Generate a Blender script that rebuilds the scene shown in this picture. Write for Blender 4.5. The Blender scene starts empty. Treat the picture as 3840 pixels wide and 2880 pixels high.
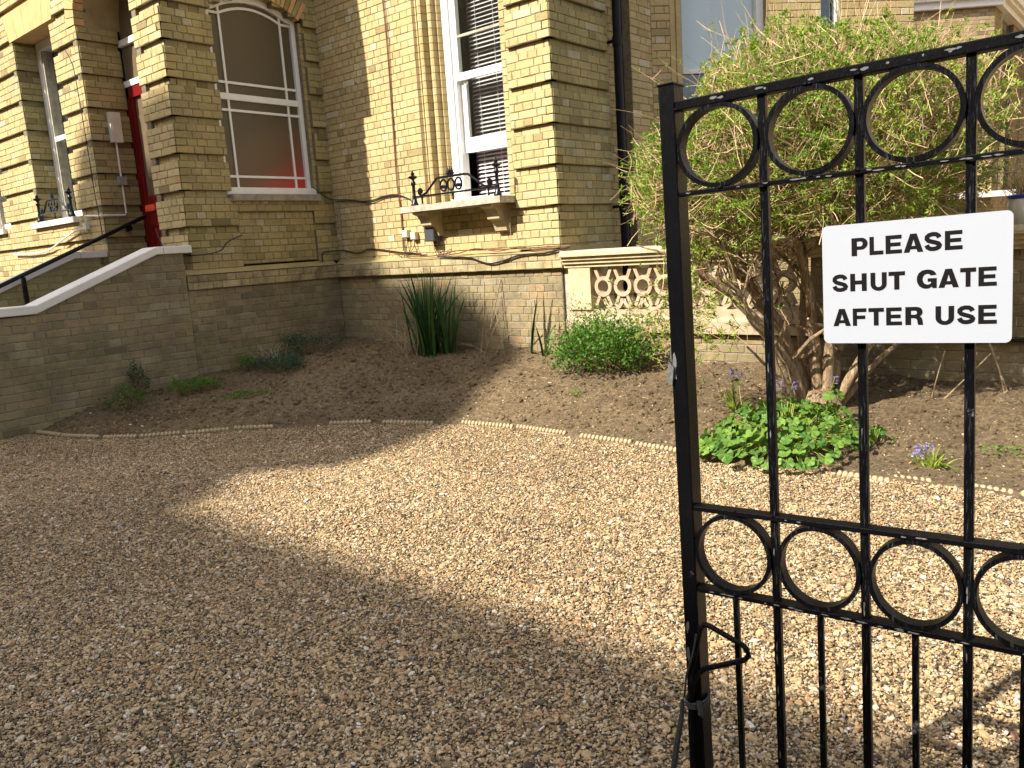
import bpy, bmesh, math, random
import numpy as np
from mathutils import Vector, Matrix, noise
random.seed(7); rng = np.random.default_rng(7)
sc = bpy.context.scene
COL = sc.collection
EYE = 1.42                      # eye height above the gravel; everything below is laid out relative to the eye, then lifted once

# ---------------------------------------------------------------- camera
Rr = Vector((0.76747395, 0.63777362, -0.06502729)); Uu = Vector((-0.05917115, 0.1714728, 0.98341032)); Ww = Vector((-0.63834357, 0.75089406, -0.16933871))
cam = bpy.data.cameras.new('camera'); camo = bpy.data.objects.new('camera', cam); COL.objects.link(camo)
camo.matrix_world = Matrix(((Rr.x, Uu.x, -Ww.x, 0), (Rr.y, Uu.y, -Ww.y, 0), (Rr.z, Uu.z, -Ww.z, EYE), (0, 0, 0, 1)))
cam.sensor_width = 36; cam.lens = 36 * 2990.5 / 3840; cam.clip_start = .05; cam.clip_end = 400
sc.camera = camo
# ---------------------------------------------------------------- world, sun, exposure
SUN_EL = 40.0; sx, sy = -.335, -.942          # horizontal direction towards the sun
sdir = Vector((sx * math.cos(math.radians(SUN_EL)), sy * math.cos(math.radians(SUN_EL)), math.sin(math.radians(SUN_EL)))).normalized()
w = bpy.data.worlds.new('World'); sc.world = w; w.use_nodes = True
nt = w.node_tree; bg = nt.nodes['Background']
sky = nt.nodes.new('ShaderNodeTexSky'); sky.sky_type = 'NISHITA'; sky.sun_disc = False
sky.sun_elevation = math.radians(SUN_EL); sky.sun_rotation = math.atan2(sx, sy); sky.air_density = 1; sky.dust_density = 2.5
hs = nt.nodes.new('ShaderNodeHueSaturation'); hs.inputs['Saturation'].default_value = .5
nt.links.new(sky.outputs[0], hs.inputs['Color']); nt.links.new(hs.outputs[0], bg.inputs[0]); bg.inputs[1].default_value = .145
sl = bpy.data.lights.new('sun', 'SUN'); sl.energy = 5.0; sl.angle = math.radians(.55); sl.color = (1, .925, .80)
so = bpy.data.objects.new('sun', sl); COL.objects.link(so); so.rotation_euler = sdir.to_track_quat('Z', 'Y').to_euler(); so.location = (0, 0, 12)
sc.view_settings.view_transform = 'Standard'; sc.view_settings.look = 'None'; sc.view_settings.gamma = 1
sc.view_settings.use_curve_mapping = False; sc.view_settings.exposure = .93
sc.cycles.max_bounces = 7; sc.cycles.transparent_max_bounces = 12; sc.cycles.caustics_reflective = False; sc.cycles.caustics_refractive = False

# ---------------------------------------------------------------- helpers
class MB:
    def __init__(s): s.v = []; s.f = []; s.t = []
    def add(s, vs, fs, t=.5):
        o = len(s.v); s.v += [tuple(p) for p in vs]; s.t += [t] * len(vs); s.f += [tuple(i + o for i in f) for f in fs]
    def box(s, a, b, t=.5):
        x0, y0, z0 = a; x1, y1, z1 = b
        s.add([(x0,y0,z0),(x1,y0,z0),(x1,y1,z0),(x0,y1,z0),(x0,y0,z1),(x1,y0,z1),(x1,y1,z1),(x0,y1,z1)],
              [(0,3,2,1),(4,5,6,7),(0,1,5,4),(1,2,6,5),(2,3,7,6),(3,0,4,7)], t)
    def quad(s, *p, t=.5): s.add(p, [tuple(range(len(p)))], t)
    def prism(s, poly, f, d0, d1, t=.5):      # poly in (u,z), f maps (u,z,d) to a point
        n = len(poly); vs = [f(u, z, d0) for u, z in poly] + [f(u, z, d1) for u, z in poly]
        s.add(vs, [tuple(range(n))[::-1], tuple(range(n, 2*n))] + [(i, (i+1) % n, n + (i+1) % n, n + i) for i in range(n)], t)
    def strip(s, pts, wd, f, d0, d1, closed=False, t=.5):   # thick flat polyline in (u,z)
        n = len(pts); L = []; R = []
        for i in range(n):
            a = pts[(i-1) % n] if (closed or i > 0) else pts[i]; b = pts[(i+1) % n] if (closed or i < n-1) else pts[i]
            dx, dz = b[0]-a[0], b[1]-a[1]; l = math.hypot(dx, dz) or 1; nx, nz = -dz/l*wd/2, dx/l*wd/2
            L.append((pts[i][0]+nx, pts[i][1]+nz)); R.append((pts[i][0]-nx, pts[i][1]-nz))
        vs = []
        for i in range(n): vs += [f(*L[i], d0), f(*R[i], d0), f(*R[i], d1), f(*L[i], d1)]
        fs = []
        for i in range(n if closed else n-1):
            a = 4*i; b = 4*((i+1) % n)
            for k in range(4): fs.append((a+k, a+(k+1) % 4, b+(k+1) % 4, b+k))
        if not closed: fs += [(0,3,2,1), (4*n-4, 4*n-3, 4*n-2, 4*n-1)]
        s.add(vs, fs, t)
    def tube(s, pts, r, n=6, t=.5, cap=True):
        pts = [Vector(p) for p in pts]; m = len(pts); rs = r if isinstance(r, (list, tuple)) else [r]*m
        vs = []; up = Vector((.13, .27, .95))
        for i, p in enumerate(pts):
            d = (pts[min(i+1, m-1)] - pts[max(i-1, 0)]); d = d.normalized() if d.length > 1e-9 else Vector((0,0,1))
            a = d.cross(up)
            if a.length < .05: a = d.cross(Vector((1,0,0)))
            a.normalize(); b = d.cross(a)
            for k in range(n):
                an = 2*math.pi*k/n; vs.append(p + (a*math.cos(an) + b*math.sin(an))*rs[i])
        fs = [(i*n+k, i*n+(k+1) % n, (i+1)*n+(k+1) % n, (i+1)*n+k) for i in range(m-1) for k in range(n)]
        if cap: fs += [tuple(range(n))[::-1], tuple(range((m-1)*n, m*n))]
        s.add(vs, fs, t)
    def lathe(s, c, prof, n=12, t=.5):
        vs = []
        for r, z in prof:
            for k in range(n): a = 2*math.pi*k/n; vs.append((c[0]+r*math.cos(a), c[1]+r*math.sin(a), c[2]+z))
        m = len(prof)
        s.add(vs, [(i*n+k, i*n+(k+1) % n, (i+1)*n+(k+1) % n, (i+1)*n+k) for i in range(m-1) for k in range(n)] + [tuple(range(n))[::-1], tuple(range((m-1)*n, m*n))], t)
    def build(s, name, mat, parent=None, smooth=False, kind=None):
        me = bpy.data.meshes.new(name); off = wloc(parent)
        me.from_pydata([(x-off.x, y-off.y, z-off.z) for x, y, z in s.v], [], s.f)
        at = me.attributes.new('tint', 'FLOAT', 'POINT'); at.data.foreach_set('value', s.t)
        me.materials.append(mat)
        if smooth:
            me.polygons.foreach_set('use_smooth', [True]*len(me.polygons))
            try: me.set_sharp_from_angle(angle=math.radians(42))
            except Exception: pass
        o = bpy.data.objects.new(name, me); COL.objects.link(o); o.parent = parent
        if kind: o['kind'] = kind
        return o
def wloc(o):
    v = Vector((0,0,0))
    while o is not None: v += o.location; o = o.parent
    return v
def tag(o, label=None, cat=None, group=None, kind=None):
    if label: o['label'] = label
    if cat: o['category'] = cat
    if group: o['group'] = group
    if kind: o['kind'] = kind
    return o
def thing(name, loc, label, cat, group=None):
    o = bpy.data.objects.new(name, None); o.empty_display_size = .1; COL.objects.link(o); o.location = loc
    return tag(o, label, cat, group)
def inst(name, me, parent, loc=(0,0,0), rot=(0,0,0), scl=(1,1,1)):
    o = bpy.data.objects.new(name, me); COL.objects.link(o); o.parent = parent
    o.location = Vector(loc) - wloc(parent); o.rotation_euler = rot; o.scale = scl
    return o
def F(P, U, N):                               # wall frame: (u, z, depth outwards) -> point
    P = Vector(P); U = Vector(U).normalized(); N = Vector(N).normalized()
    return lambda u, z, d=0: P + U*u + N*d + Vector((0,0,z))
def fn(x, y, z): return noise.noise(Vector((x, y, z)))

# ---------------------------------------------------------------- materials
def nm(name):
    m = bpy.data.materials.new(name); m.use_nodes = True; t = m.node_tree; b = t.nodes['Principled BSDF']; return m, t, b
def N(t, typ, **k):
    n = t.nodes.new(typ)
    for a, v in k.items():
        if a.startswith('_'): setattr(n, a[1:], v)
        else: n.inputs[a.replace('__', ' ')].default_value = v
    return n
def ramp(t, src, stops, interp='LINEAR'):
    r = t.nodes.new('ShaderNodeValToRGB'); e = r.color_ramp; e.interpolation = interp
    while len(e.elements) > 1: e.elements.remove(e.elements[-1])
    e.elements[0].position = stops[0][0]; e.elements[0].color = (*stops[0][1], 1)
    for p, c in stops[1:]:
        x = e.elements.new(p); x.color = (*c, 1)
    t.links.new(src, r.inputs[0]); return r.outputs[0]
def mix(t, a, b, f, mode='MIX'):
    m = t.nodes.new('ShaderNodeMix'); m.data_type = 'RGBA'; m.blend_type = mode
    for i, v in ((6, a), (7, b), (0, f)):
        if hasattr(v, 'links'): t.links.new(v, m.inputs[i])
        else: m.inputs[i].default_value = (*v, 1) if isinstance(v, tuple) else v
    return m.outputs[2]
def noisef(t, scale, detail=3, rough=.6, co=None, dist=0):
    n = N(t, 'ShaderNodeTexNoise', Scale=scale, Detail=detail, Roughness=rough, Distortion=dist)
    if co: t.links.new(co, n.inputs['Vector'])
    return n.outputs[0]
def pos(t): return t.nodes.new('ShaderNodeNewGeometry').outputs['Position']
def bump(t, b, h, dist=.003, st=1):
    n = N(t, 'ShaderNodeBump', Strength=st, Distance=dist); t.links.new(h, n.inputs['Height']); t.links.new(n.outputs[0], b.inputs['Normal'])
def attr(t, name='tint'): return N(t, 'ShaderNodeAttribute', _attribute_name=name).outputs['Fac']
def plain(name, col, rough=.6, var=.15, scale=20, metal=0, spec=.4, bmp=0, bsc=120):
    m, t, b = nm(name); p = pos(t); n = noisef(t, scale, 4, .6, p)
    c = ramp(t, n, [(.3, tuple(x*(1-var) for x in col)), (.7, tuple(min(1, x*(1+var)) for x in col))])
    t.links.new(c, b.inputs['Base Color']); b.inputs['Roughness'].default_value = rough; b.inputs['Metallic'].default_value = metal
    b.inputs['Specular IOR Level'].default_value = spec
    if bmp: bump(t, b, noisef(t, bsc, 4, .7, p), bmp)
    return m
def brickmat(name, stops, dirt, dirtcol, dscale=1.6, dark=.0):
    m, t, b = nm(name); p = pos(t)
    c = ramp(t, attr(t), stops)
    c = mix(t, c, (1.0, .82, .55), .35, 'MULTIPLY') if dark else c
    fine = ramp(t, noisef(t, 42, 5, .75, p), [(.3, (.74, .73, .7)), (.62, (1.08, 1.08, 1.06))])
    c = mix(t, c, fine, .75, 'MULTIPLY')
    sp = ramp(t, noisef(t, 130, 3, .6, p), [(.30, (.35, .33, .3)), (.42, (1, 1, 1))]); c = mix(t, c, sp, .55, 'MULTIPLY')
    g = ramp(t, noisef(t, dscale, 6, .68, p), [(.42, (0, 0, 0)), (.68, (1, 1, 1))])
    mm = N(t, 'ShaderNodeMath', _operation='MULTIPLY'); t.links.new(g, mm.inputs[0]); mm.inputs[1].default_value = dirt
    c = mix(t, c, dirtcol, mm.outputs[0])
    t.links.new(c, b.inputs['Base Color']); b.inputs['Roughness'].default_value = .9; b.inputs['Specular IOR Level'].default_value = .2
    bump(t, b, noisef(t, 75, 6, .75, p), .006, .8)
    return m
YB = [(0, (.26, .2, .1)), (.12, (.42, .325, .155)), (.3, (.515, .395, .19)), (.55, (.57, .44, .22)), (.75, (.615, .485, .27)), (.88, (.58, .42, .2)), (.95, (.53, .35, .17)), (1, (.64, .56, .38))]
M_BR = brickmat('gault_brick', YB, .35, (.2, .17, .095))
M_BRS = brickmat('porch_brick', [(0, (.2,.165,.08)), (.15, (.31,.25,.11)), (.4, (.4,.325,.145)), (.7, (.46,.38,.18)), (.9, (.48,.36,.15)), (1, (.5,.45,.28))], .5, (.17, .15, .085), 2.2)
M_BRW = brickmat('weathered_brick', [(0, (.17,.14,.085)), (.2, (.24,.195,.115)), (.5, (.3,.242,.14)), (.8, (.36,.288,.16)), (.93, (.37,.26,.145)), (1, (.36,.31,.2))], .6, (.1, .085, .055), 2.6)
M_BRD = brickmat('stained_band_brick', [(0, (.26,.2,.11)), (.5, (.47,.375,.2)), (1, (.58,.48,.29))], .85, (.085, .075, .05), 3.2)
M_BRF = brickmat('far_brick', [(0, (.2,.14,.08)), (.4, (.33,.24,.13)), (1, (.45,.34,.2))], .25, (.17, .13, .08))
M_MORT = plain('mortar', (.2, .165, .11), .95, .35, 30, bmp=.003)
M_MORTW = plain('old_mortar', (.27, .24, .19), .95, .45, 14, bmp=.004)
M_RUB = plain('rubbed_orange_brick', (.6, .37, .16), .85, .14, 6, bmp=.002)
M_STONE = plain('sandstone', (.5, .42, .26), .9, .16, 9, bmp=.004, bsc=60)
M_PINKST = plain('pink_cast_stone', (.44, .34, .23), .9, .2, 14, bmp=.004, bsc=90)
M_SILL = plain('weathered_sill_stone', (.42, .38, .3), .9, .3, 18, bmp=.004, bsc=80)
M_GREYST = plain('grey_sill_wood', (.3, .26, .2), .85, .3, 12, bmp=.003)
M_COPE = plain('painted_coping', (.8, .76, .71), .6, .06, 5, bmp=.001)
M_WHITE = plain('white_gloss_paint', (.82, .82, .8), .35, .05, 9)
M_SLAT = plain('blind_slat_white', (.78, .76, .74), .4, .04, 9)
M_BLACKI = plain('black_cast_iron', (.007, .007, .009), .32, .4, 40, spec=.3)
M_PIPE = plain('black_plastic_pipe', (.006, .006, .008), .35, .3, 8, spec=.22)
M_RED = plain('dark_red_paint', (.17, .006, .008), .35, .1, 6)
M_PLATE = plain('lit_brass_orange', (.95, .13, .05), .4, .05, 9)  # orange painted in for lit brass and its reflection
M_BOX = plain('cream_plastic', (.6, .58, .5), .5, .08, 9)
M_GREYB = plain('dark_grey_plastic', (.06, .065, .075), .5, .1, 9)
M_CABK = plain('black_cable', (.02, .018, .018), .5, .2, 20)
M_CABB = plain('brown_cable', (.16, .07, .04), .6, .2, 20)
M_CABG = plain('grey_cable', (.3, .28, .25), .6, .2, 20)
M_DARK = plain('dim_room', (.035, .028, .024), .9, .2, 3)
M_CURT = plain('mauve_curtain', (.2, .1, .13), .9, .3, 8)
M_STEP = plain('stair_stone', (.4, .37, .32), .9, .15, 9)
M_STEEL = plain('worn_steel', (.2, .2, .2), .45, .5, 60, metal=.6, bmp=.001)
M_ROPE = plain('twine', (.05, .048, .05), .9, .4, 150, bmp=.002)
M_BEAD = plain('buff_terracotta', (.42, .335, .2), .85, .2, 25, bmp=.003)
M_PLASTER = plain('pale_plaster', (.5, .47, .42), .8, .08, 4)
M_VAULT = plain('vault_plaster', (.33, .25, .13), .9, .2, 6)
M_ROOF = plain('roof_slate', (.1, .1, .11), .8, .3, 6)
def glass(name, tint=(.02, .02, .022), refl=.5):
    m, t, b = nm(name); t.nodes.remove(b); out = t.nodes['Material Output']
    tr = N(t, 'ShaderNodeBsdfTransparent', Color=(.9, .92, .92, 1)); gl = N(t, 'ShaderNodeBsdfGlossy', Color=(.9, .95, 1, 1), Roughness=.015)
    fr = N(t, 'ShaderNodeLayerWeight', Blend=.5); pw_ = N(t, 'ShaderNodeMath', _operation='POWER'); pw_.inputs[1].default_value = 3; t.links.new(fr.outputs['Facing'], pw_.inputs[0])
    mu = N(t, 'ShaderNodeMath', _operation='MULTIPLY_ADD'); mu.inputs[1].default_value = refl; mu.inputs[2].default_value = .07
    t.links.new(pw_.outputs[0], mu.inputs[0]); mx = t.nodes.new('ShaderNodeMixShader')
    wv = noisef(t, 3, 1, .4, pos(t)); bp = N(t, 'ShaderNodeBump', Strength=.25, Distance=.01); t.links.new(wv, bp.inputs['Height']); t.links.new(bp.outputs[0], gl.inputs['Normal'])
    t.links.new(mu.outputs[0], mx.inputs[0]); t.links.new(tr.outputs[0], mx.inputs[1]); t.links.new(gl.outputs[0], mx.inputs[2]); t.links.new(mx.outputs[0], out.inputs[0])
    return m
M_GLASS = glass('window_glass')
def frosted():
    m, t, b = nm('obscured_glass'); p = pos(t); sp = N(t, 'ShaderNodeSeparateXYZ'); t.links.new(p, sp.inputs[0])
    # blurred view through the pane painted into its colour: brown above, red below
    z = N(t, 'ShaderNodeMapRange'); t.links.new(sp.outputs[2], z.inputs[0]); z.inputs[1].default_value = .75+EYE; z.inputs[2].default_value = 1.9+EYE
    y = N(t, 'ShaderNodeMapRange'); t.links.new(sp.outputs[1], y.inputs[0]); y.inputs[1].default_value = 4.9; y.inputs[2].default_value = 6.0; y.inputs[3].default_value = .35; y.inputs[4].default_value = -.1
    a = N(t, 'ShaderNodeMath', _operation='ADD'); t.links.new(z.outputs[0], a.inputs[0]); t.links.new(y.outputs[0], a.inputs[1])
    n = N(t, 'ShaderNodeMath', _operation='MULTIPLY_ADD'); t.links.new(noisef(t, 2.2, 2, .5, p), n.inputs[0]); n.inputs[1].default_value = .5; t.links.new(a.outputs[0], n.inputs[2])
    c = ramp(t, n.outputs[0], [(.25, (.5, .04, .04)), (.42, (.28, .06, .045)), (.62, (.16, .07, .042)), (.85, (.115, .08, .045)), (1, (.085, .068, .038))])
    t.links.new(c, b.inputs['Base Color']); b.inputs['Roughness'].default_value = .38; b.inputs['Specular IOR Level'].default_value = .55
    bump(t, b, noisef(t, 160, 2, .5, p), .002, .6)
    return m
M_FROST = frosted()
M_FAN = plain('brown_obscured_glass', (.16, .12, .075), .3, .1, 3)
def blackpaint(name='black_gate_paint', sheen_streak=1.0):
    m, t, b = nm(name); tc = t.nodes.new('ShaderNodeTexCoord'); p = tc.outputs['Object']
    n1 = noisef(t, 26, 6, .72, p); n2 = noisef(t, 5, 3, .6, p)
    mu = N(t, 'ShaderNodeMath', _operation='MULTIPLY'); t.links.new(n1, mu.inputs[0]); t.links.new(n2, mu.inputs[1])
    c = ramp(t, mu.outputs[0], [(.0, (.002, .002, .003)), (.385, (.004, .004, .005)), (.40, (.07, .07, .075)), (.44, (.32, .32, .32))])
    t.links.new(c, b.inputs['Base Color'])
    st_ = N(t, 'ShaderNodeMapping', Scale=(90, 90, 7)); t.links.new(p, st_.inputs[0]); c = mix(t, c, (.045*sheen_streak, .048*sheen_streak, .055*sheen_streak), ramp(t, noisef(t, 4, 5, .7, st_.outputs[0]), [(.56, (0, 0, 0)), (.68, (1, 1, 1))]))  # lighter streaks painted in for the sheen along the bars
    t.links.new(c, b.inputs['Base Color'])
    r = ramp(t, mu.outputs[0], [(.38, (.3,)*3), (.45, (.75,)*3)]); t.links.new(r, b.inputs['Roughness']); b.inputs['Specular IOR Level'].default_value = .10
    sc_ = N(t, 'ShaderNodeMapping', Scale=(60, 60, 9)); t.links.new(p, sc_.inputs[0])
    bump(t, b, noisef(t, 5, 5, .7, sc_.outputs[0]), .003, .7)
    return m
M_GATE = blackpaint(); M_GATES = blackpaint('smooth_gate_paint', .12)
def signmat():
    m, t, b = nm('white_sign_plastic'); b.inputs['Base Color'].default_value = (.37, .395, .455, 1); b.inputs['Roughness'].default_value = .3; return m
M_SIGN = signmat(); M_INK = plain('black_lettering', (.006, .005, .006), .6, .1, 5, spec=.1)
def leafmat(name, c0, c1, trans=.35, rough=.45):
    m, t, b = nm(name); p = pos(t)
    c = ramp(t, attr(t), [(0, c0), (1, c1)]); c = mix(t, c, ramp(t, noisef(t, 14, 3, .6, p), [(.35, (.7, .75, .7)), (.65, (1.15, 1.1, 1))]), .8, 'MULTIPLY')
    t.links.new(c, b.inputs['Base Color']); b.inputs['Roughness'].default_value = rough; b.inputs['Specular IOR Level'].default_value = .35
    tr = t.nodes.new('ShaderNodeBsdfTranslucent'); t.links.new(c, tr.inputs[0]); mx = t.nodes.new('ShaderNodeMixShader'); mx.inputs[0].default_value = trans
    t.links.new(b.outputs[0], mx.inputs[1]); t.links.new(tr.outputs[0], mx.inputs[2]); t.links.new(mx.outputs[0], t.nodes['Material Output'].inputs[0])
    return m
M_LEAF = leafmat('shrub_leaf', (.11, .24, .02), (.4, .5, .075))
M_LEAFB = leafmat('bush_leaf', (.04, .12, .015), (.13, .27, .035))
M_MALVA = leafmat('mallow_leaf', (.05, .15, .025), (.2, .34, .06), .3, .5)
M_IRIS = leafmat('iris_leaf', (.012, .05, .02), (.07, .16, .035), .2, .4)
M_HEBE = leafmat('hebe_leaf', (.02, .07, .04), (.06, .15, .08), .2)
M_STRAP = leafmat('strap_leaf', (.12, .22, .03), (.38, .46, .08), .3)
M_BELL = leafmat('bluebell_petal', (.2, .16, .5), (.42, .36, .75), .3)
M_STRAW = plain('dry_stalk', (.42, .33, .2), .9, .3, 30)
M_TWIG = (lambda: brickmat('tan_twig', [(0, (.16, .095, .05)), (.5, (.45, .31, .165)), (1, (.66, .5, .3))], .2, (.2, .13, .08)))()
def barkmat():
    m, t, b = nm('fibrous_bark'); tc = t.nodes.new('ShaderNodeTexCoord'); mp = N(t, 'ShaderNodeMapping', Scale=(1, 1, .18)); t.links.new(tc.outputs['Object'], mp.inputs[0])
    n = noisef(t, 60, 6, .75, mp.outputs[0], .6)
    c = ramp(t, n, [(.32, (.1, .065, .04)), (.5, (.34, .235, .135)), (.68, (.58, .44, .27))]); t.links.new(c, b.inputs['Base Color']); b.inputs['Roughness'].default_value = .95
    bump(t, b, n, .02, 1); return m
M_BARK = barkmat()
def gravelstone():
    m, t, b = nm('gravel_stone'); oi = t.nodes.new('ShaderNodeObjectInfo'); p = pos(t)
    c = ramp(t, oi.outputs['Random'], [(0, (.07, .055, .04)), (.1, (.15, .115, .07)), (.22, (.29, .215, .115)), (.4, (.44, .315, .172)), (.58, (.54, .39, .215)), (.72, (.62, .46, .27)), (.80, (.67, .53, .345)), (.84, (.52, .3, .145)), (.885, (.42, .22, .13)), (.90, (.34, .33, .31)), (.95, (.62, .53, .38)), (1, (.84, .8, .72))])
    c = mix(t, c, ramp(t, noisef(t, 160, 3, .6, p), [(.3, (.7, .68, .66)), (.65, (1.1, 1.1, 1.08))]), .8, 'MULTIPLY')
    big = ramp(t, noisef(t, .55, 4, .6, p), [(.35, (.84, .82, .79)), (.65, (1.06, 1.05, 1.03))]); c = mix(t, c, big, 1, 'MULTIPLY')
    t.links.new(c, b.inputs['Base Color']); b.inputs['Roughness'].default_value = .62; b.inputs['Specular IOR Level'].default_value = .3
    return m
M_GST = gravelstone()
def groundmat():
    m, t, b = nm('gravel_bed'); p = pos(t); v = N(t, 'ShaderNodeTexVoronoi', Scale=85, Randomness=1); t.links.new(p, v.inputs['Vector'])
    s = N(t, 'ShaderNodeSeparateColor'); t.links.new(v.outputs['Color'], s.inputs[0])
    c = ramp(t, s.outputs[0], [(0, (.07, .055, .04)), (.3, (.2, .15, .09)), (.6, (.36, .27, .155)), (.85, (.46, .34, .2)), (1, (.6, .5, .35))])
    c = mix(t, c, ramp(t, v.outputs['Distance'], [(0, (1.1,)*3), (.75, (.25,)*3)]), .9, 'MULTIPLY')
    t.links.new(c, b.inputs['Base Color']); b.inputs['Roughness'].default_value = .9
    bp = N(t, 'ShaderNodeBump', Strength=1, Distance=.01, _invert=True); t.links.new(v.outputs['Distance'], bp.inputs['Height']); t.links.new(bp.outputs[0], b.inputs['Normal'])
    return m
M_GROUND = groundmat()
def soilmat(name='soil', instm=False):
    m, t, b = nm(name); p = pos(t)
    c = ramp(t, noisef(t, 30, 6, .75, p), [(.3, (.075, .056, .035)), (.5, (.185, .137, .083)), (.72, (.32, .242, .15))])
    c = mix(t, c, ramp(t, noisef(t, 1.3, 4, .6, p), [(.35, (.78, .76, .75)), (.65, (1.12, 1.1, 1.05))]), 1, 'MULTIPLY')
    if not instm:
        v = N(t, 'ShaderNodeTexVoronoi', Scale=70); t.links.new(p, v.inputs['Vector']); s = N(t, 'ShaderNodeSeparateColor'); t.links.new(v.outputs['Color'], s.inputs[0])
        m1 = ramp(t, s.outputs[0], [(.88, (0, 0, 0)), (.9, (1, 1, 1))]); m2 = ramp(t, v.outputs['Distance'], [(.22, (1, 1, 1)), (.32, (0, 0, 0))])
        c = mix(t, c, (.5, .4, .27), mix(t, m1, m2, 1, 'MULTIPLY'))
    t.links.new(c, b.inputs['Base Color']); b.inputs['Roughness'].default_value = .95; b.inputs['Specular IOR Level'].default_value = .15
    bump(t, b, noisef(t, 55, 8, .8, p), .02, 1); return m
M_SOIL = soilmat(); M_CLOD = soilmat('soil_clod', True)
def bricktex():
    m, t, b = nm('upper_brickwork'); tc = t.nodes.new('ShaderNodeNewGeometry'); sp = N(t, 'ShaderNodeSeparateXYZ'); t.links.new(tc.outputs['Position'], sp.inputs[0])
    ad = N(t, 'ShaderNodeMath', _operation='ADD'); t.links.new(sp.outputs[0], ad.inputs[0]); t.links.new(sp.outputs[1], ad.inputs[1])
    cb = t.nodes.new('ShaderNodeCombineXYZ'); t.links.new(ad.outputs[0], cb.inputs[0]); t.links.new(sp.outputs[2], cb.inputs[1])
    br = N(t, 'ShaderNodeTexBrick', Color1=(.55, .42, .2, 1), Color2=(.42, .31, .14, 1), Mortar=(.2, .16, .1, 1), Scale=1); br.inputs['Brick Width'].default_value = .225; br.inputs['Row Height'].default_value = .076; br.inputs['Mortar Size'].default_value = .006
    t.links.new(cb.outputs[0], br.inputs['Vector']); t.links.new(br.outputs[0], b.inputs['Base Color']); b.inputs['Roughness'].default_value = .9; return m
M_BT = bricktex()

# ---------------------------------------------------------------- brick walls
CH = .076; PIECES = []                        # (owner object, piece verts, faces, tint, material, area weight)
def brick_piece(f, u0, u1, z0, z1, d, worn=.5):
    j = lambda a: random.uniform(-a, a)
    g = .0034; a0, a1, b0, b1 = u0+g+j(.0015), u1-g+j(.0015), z0+g+j(.0012), z1-g+j(.0012)
    p = .004 + random.random()*.004; c = .003 + random.random()*.004*worn
    def ring(dep, ins, jj=0): return [f(a0+ins+j(jj), b0+ins+j(jj), dep), f(a1-ins+j(jj), b0+ins+j(jj), dep), f(a1-ins+j(jj), b1-ins+j(jj), dep), f(a0+ins+j(jj), b1-ins+j(jj), dep)]
    vs = ring(d-.012, 0) + ring(d+p-c*.8, 0) + ring(d+p+j(.0012), c, .0015*worn)
    if random.random() < .12*worn:            # a knocked-off corner
        k = random.randrange(4); vs[8+k] = vs[8+k] + (vs[k]-vs[8+k])*.3; vs[4+k] = vs[4+k] + (vs[8+(k+2) % 4]-vs[4+k])*.06
    fs = [(k, (k+1) % 4, 4+(k+1) % 4, 4+k) for k in range(4)] + [(4+k, 4+(k+1) % 4, 8+(k+1) % 4, 8+k) for k in range(4)] + [(8, 9, 10, 11)]
    return vs, fs
def tintv():
    r = random.random()
    if r < .035: return random.uniform(0, .12)
    if r < .90: return min(.84, max(.1, random.gauss(.5, .13)))
    if r < .955: return random.uniform(.84, .95)
    return random.uniform(.95, 1)
def emit(owner, vs, fs, mat, t=None):
    c = sum((Vector(v) for v in vs), Vector())/len(vs); dp = c.dot(Ww)
    x, y = c.dot(Rr)/max(dp, .1), c.dot(Uu)/max(dp, .1)
    vis = dp > .3 and abs(x) < .66 and abs(y) < .5
    hid = (x > .36 and y < .25)                # behind gate sign and shrub
    a = (Vector(vs[-1])-Vector(vs[-3])).cross(Vector(vs[-2])-Vector(vs[-4]))
    wgt = abs(a.dot(c.normalized()))/max(dp, .1)**2 if vis else 0
    PIECES.append((owner, vs, fs, tintv() if t is None else t, mat, wgt*(.3 if hid else 1)))
def wall(name, parent, P, U, Nn, z0, z1, ivals, phase, mat, mort=M_MORT, off=None, thick=.09, worn=.5, bond='flemish', cell=.3375, tadd=0):
    f = F(P, U, Nn); mb = MB(); k0 = math.floor((z0-phase)/CH+1e-6); k1 = math.ceil((z1-phase)/CH-1e-6)
    own = []; todo = []
    for k in range(k0, k1):
        a = max(z0, phase+k*CH); b = min(z1, phase+(k+1)*CH)
        if b-a < .02: continue
        o = off(k, (a+b)/2) if off else 0
        for (u0, u1) in ivals((a+b)/2, k):
            if u1-u0 < .01: continue
            mb.prism([(u0, a), (u1, a), (u1, b), (u0, b)], f, o-thick, o)
            sh = (cell/2 if k % 2 else 0) + random.uniform(-.012, .012); e = []
            n0 = math.floor((u0-sh)/cell)-1; n1 = math.ceil((u1-sh)/cell)+1
            for n in range(n0, n1):
                if bond == 'rows': e += [sh+n*cell, sh+n*cell+cell/3, sh+n*cell+2*cell/3] if k % 2 else [sh+n*cell, sh+n*cell+cell*2/3] 
                else: e += [sh+n*cell, sh+n*cell+cell*2/3]
            e = [u0] + [x for x in e if u0+.045 < x < u1-.045] + [u1]
            for x0, x1 in zip(e[:-1], e[1:]): todo.append((x0, x1, a, b, o))
    w_ = mb.build(name, mort, parent)
    for x0, x1, a, b, o in todo:
        vs, fs = brick_piece(f, x0, x1, a, b, o, worn)
        t = tintv()
        emit(w_, vs, fs, mat, min(1, max(0, t+tadd)))
    return w_
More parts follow.
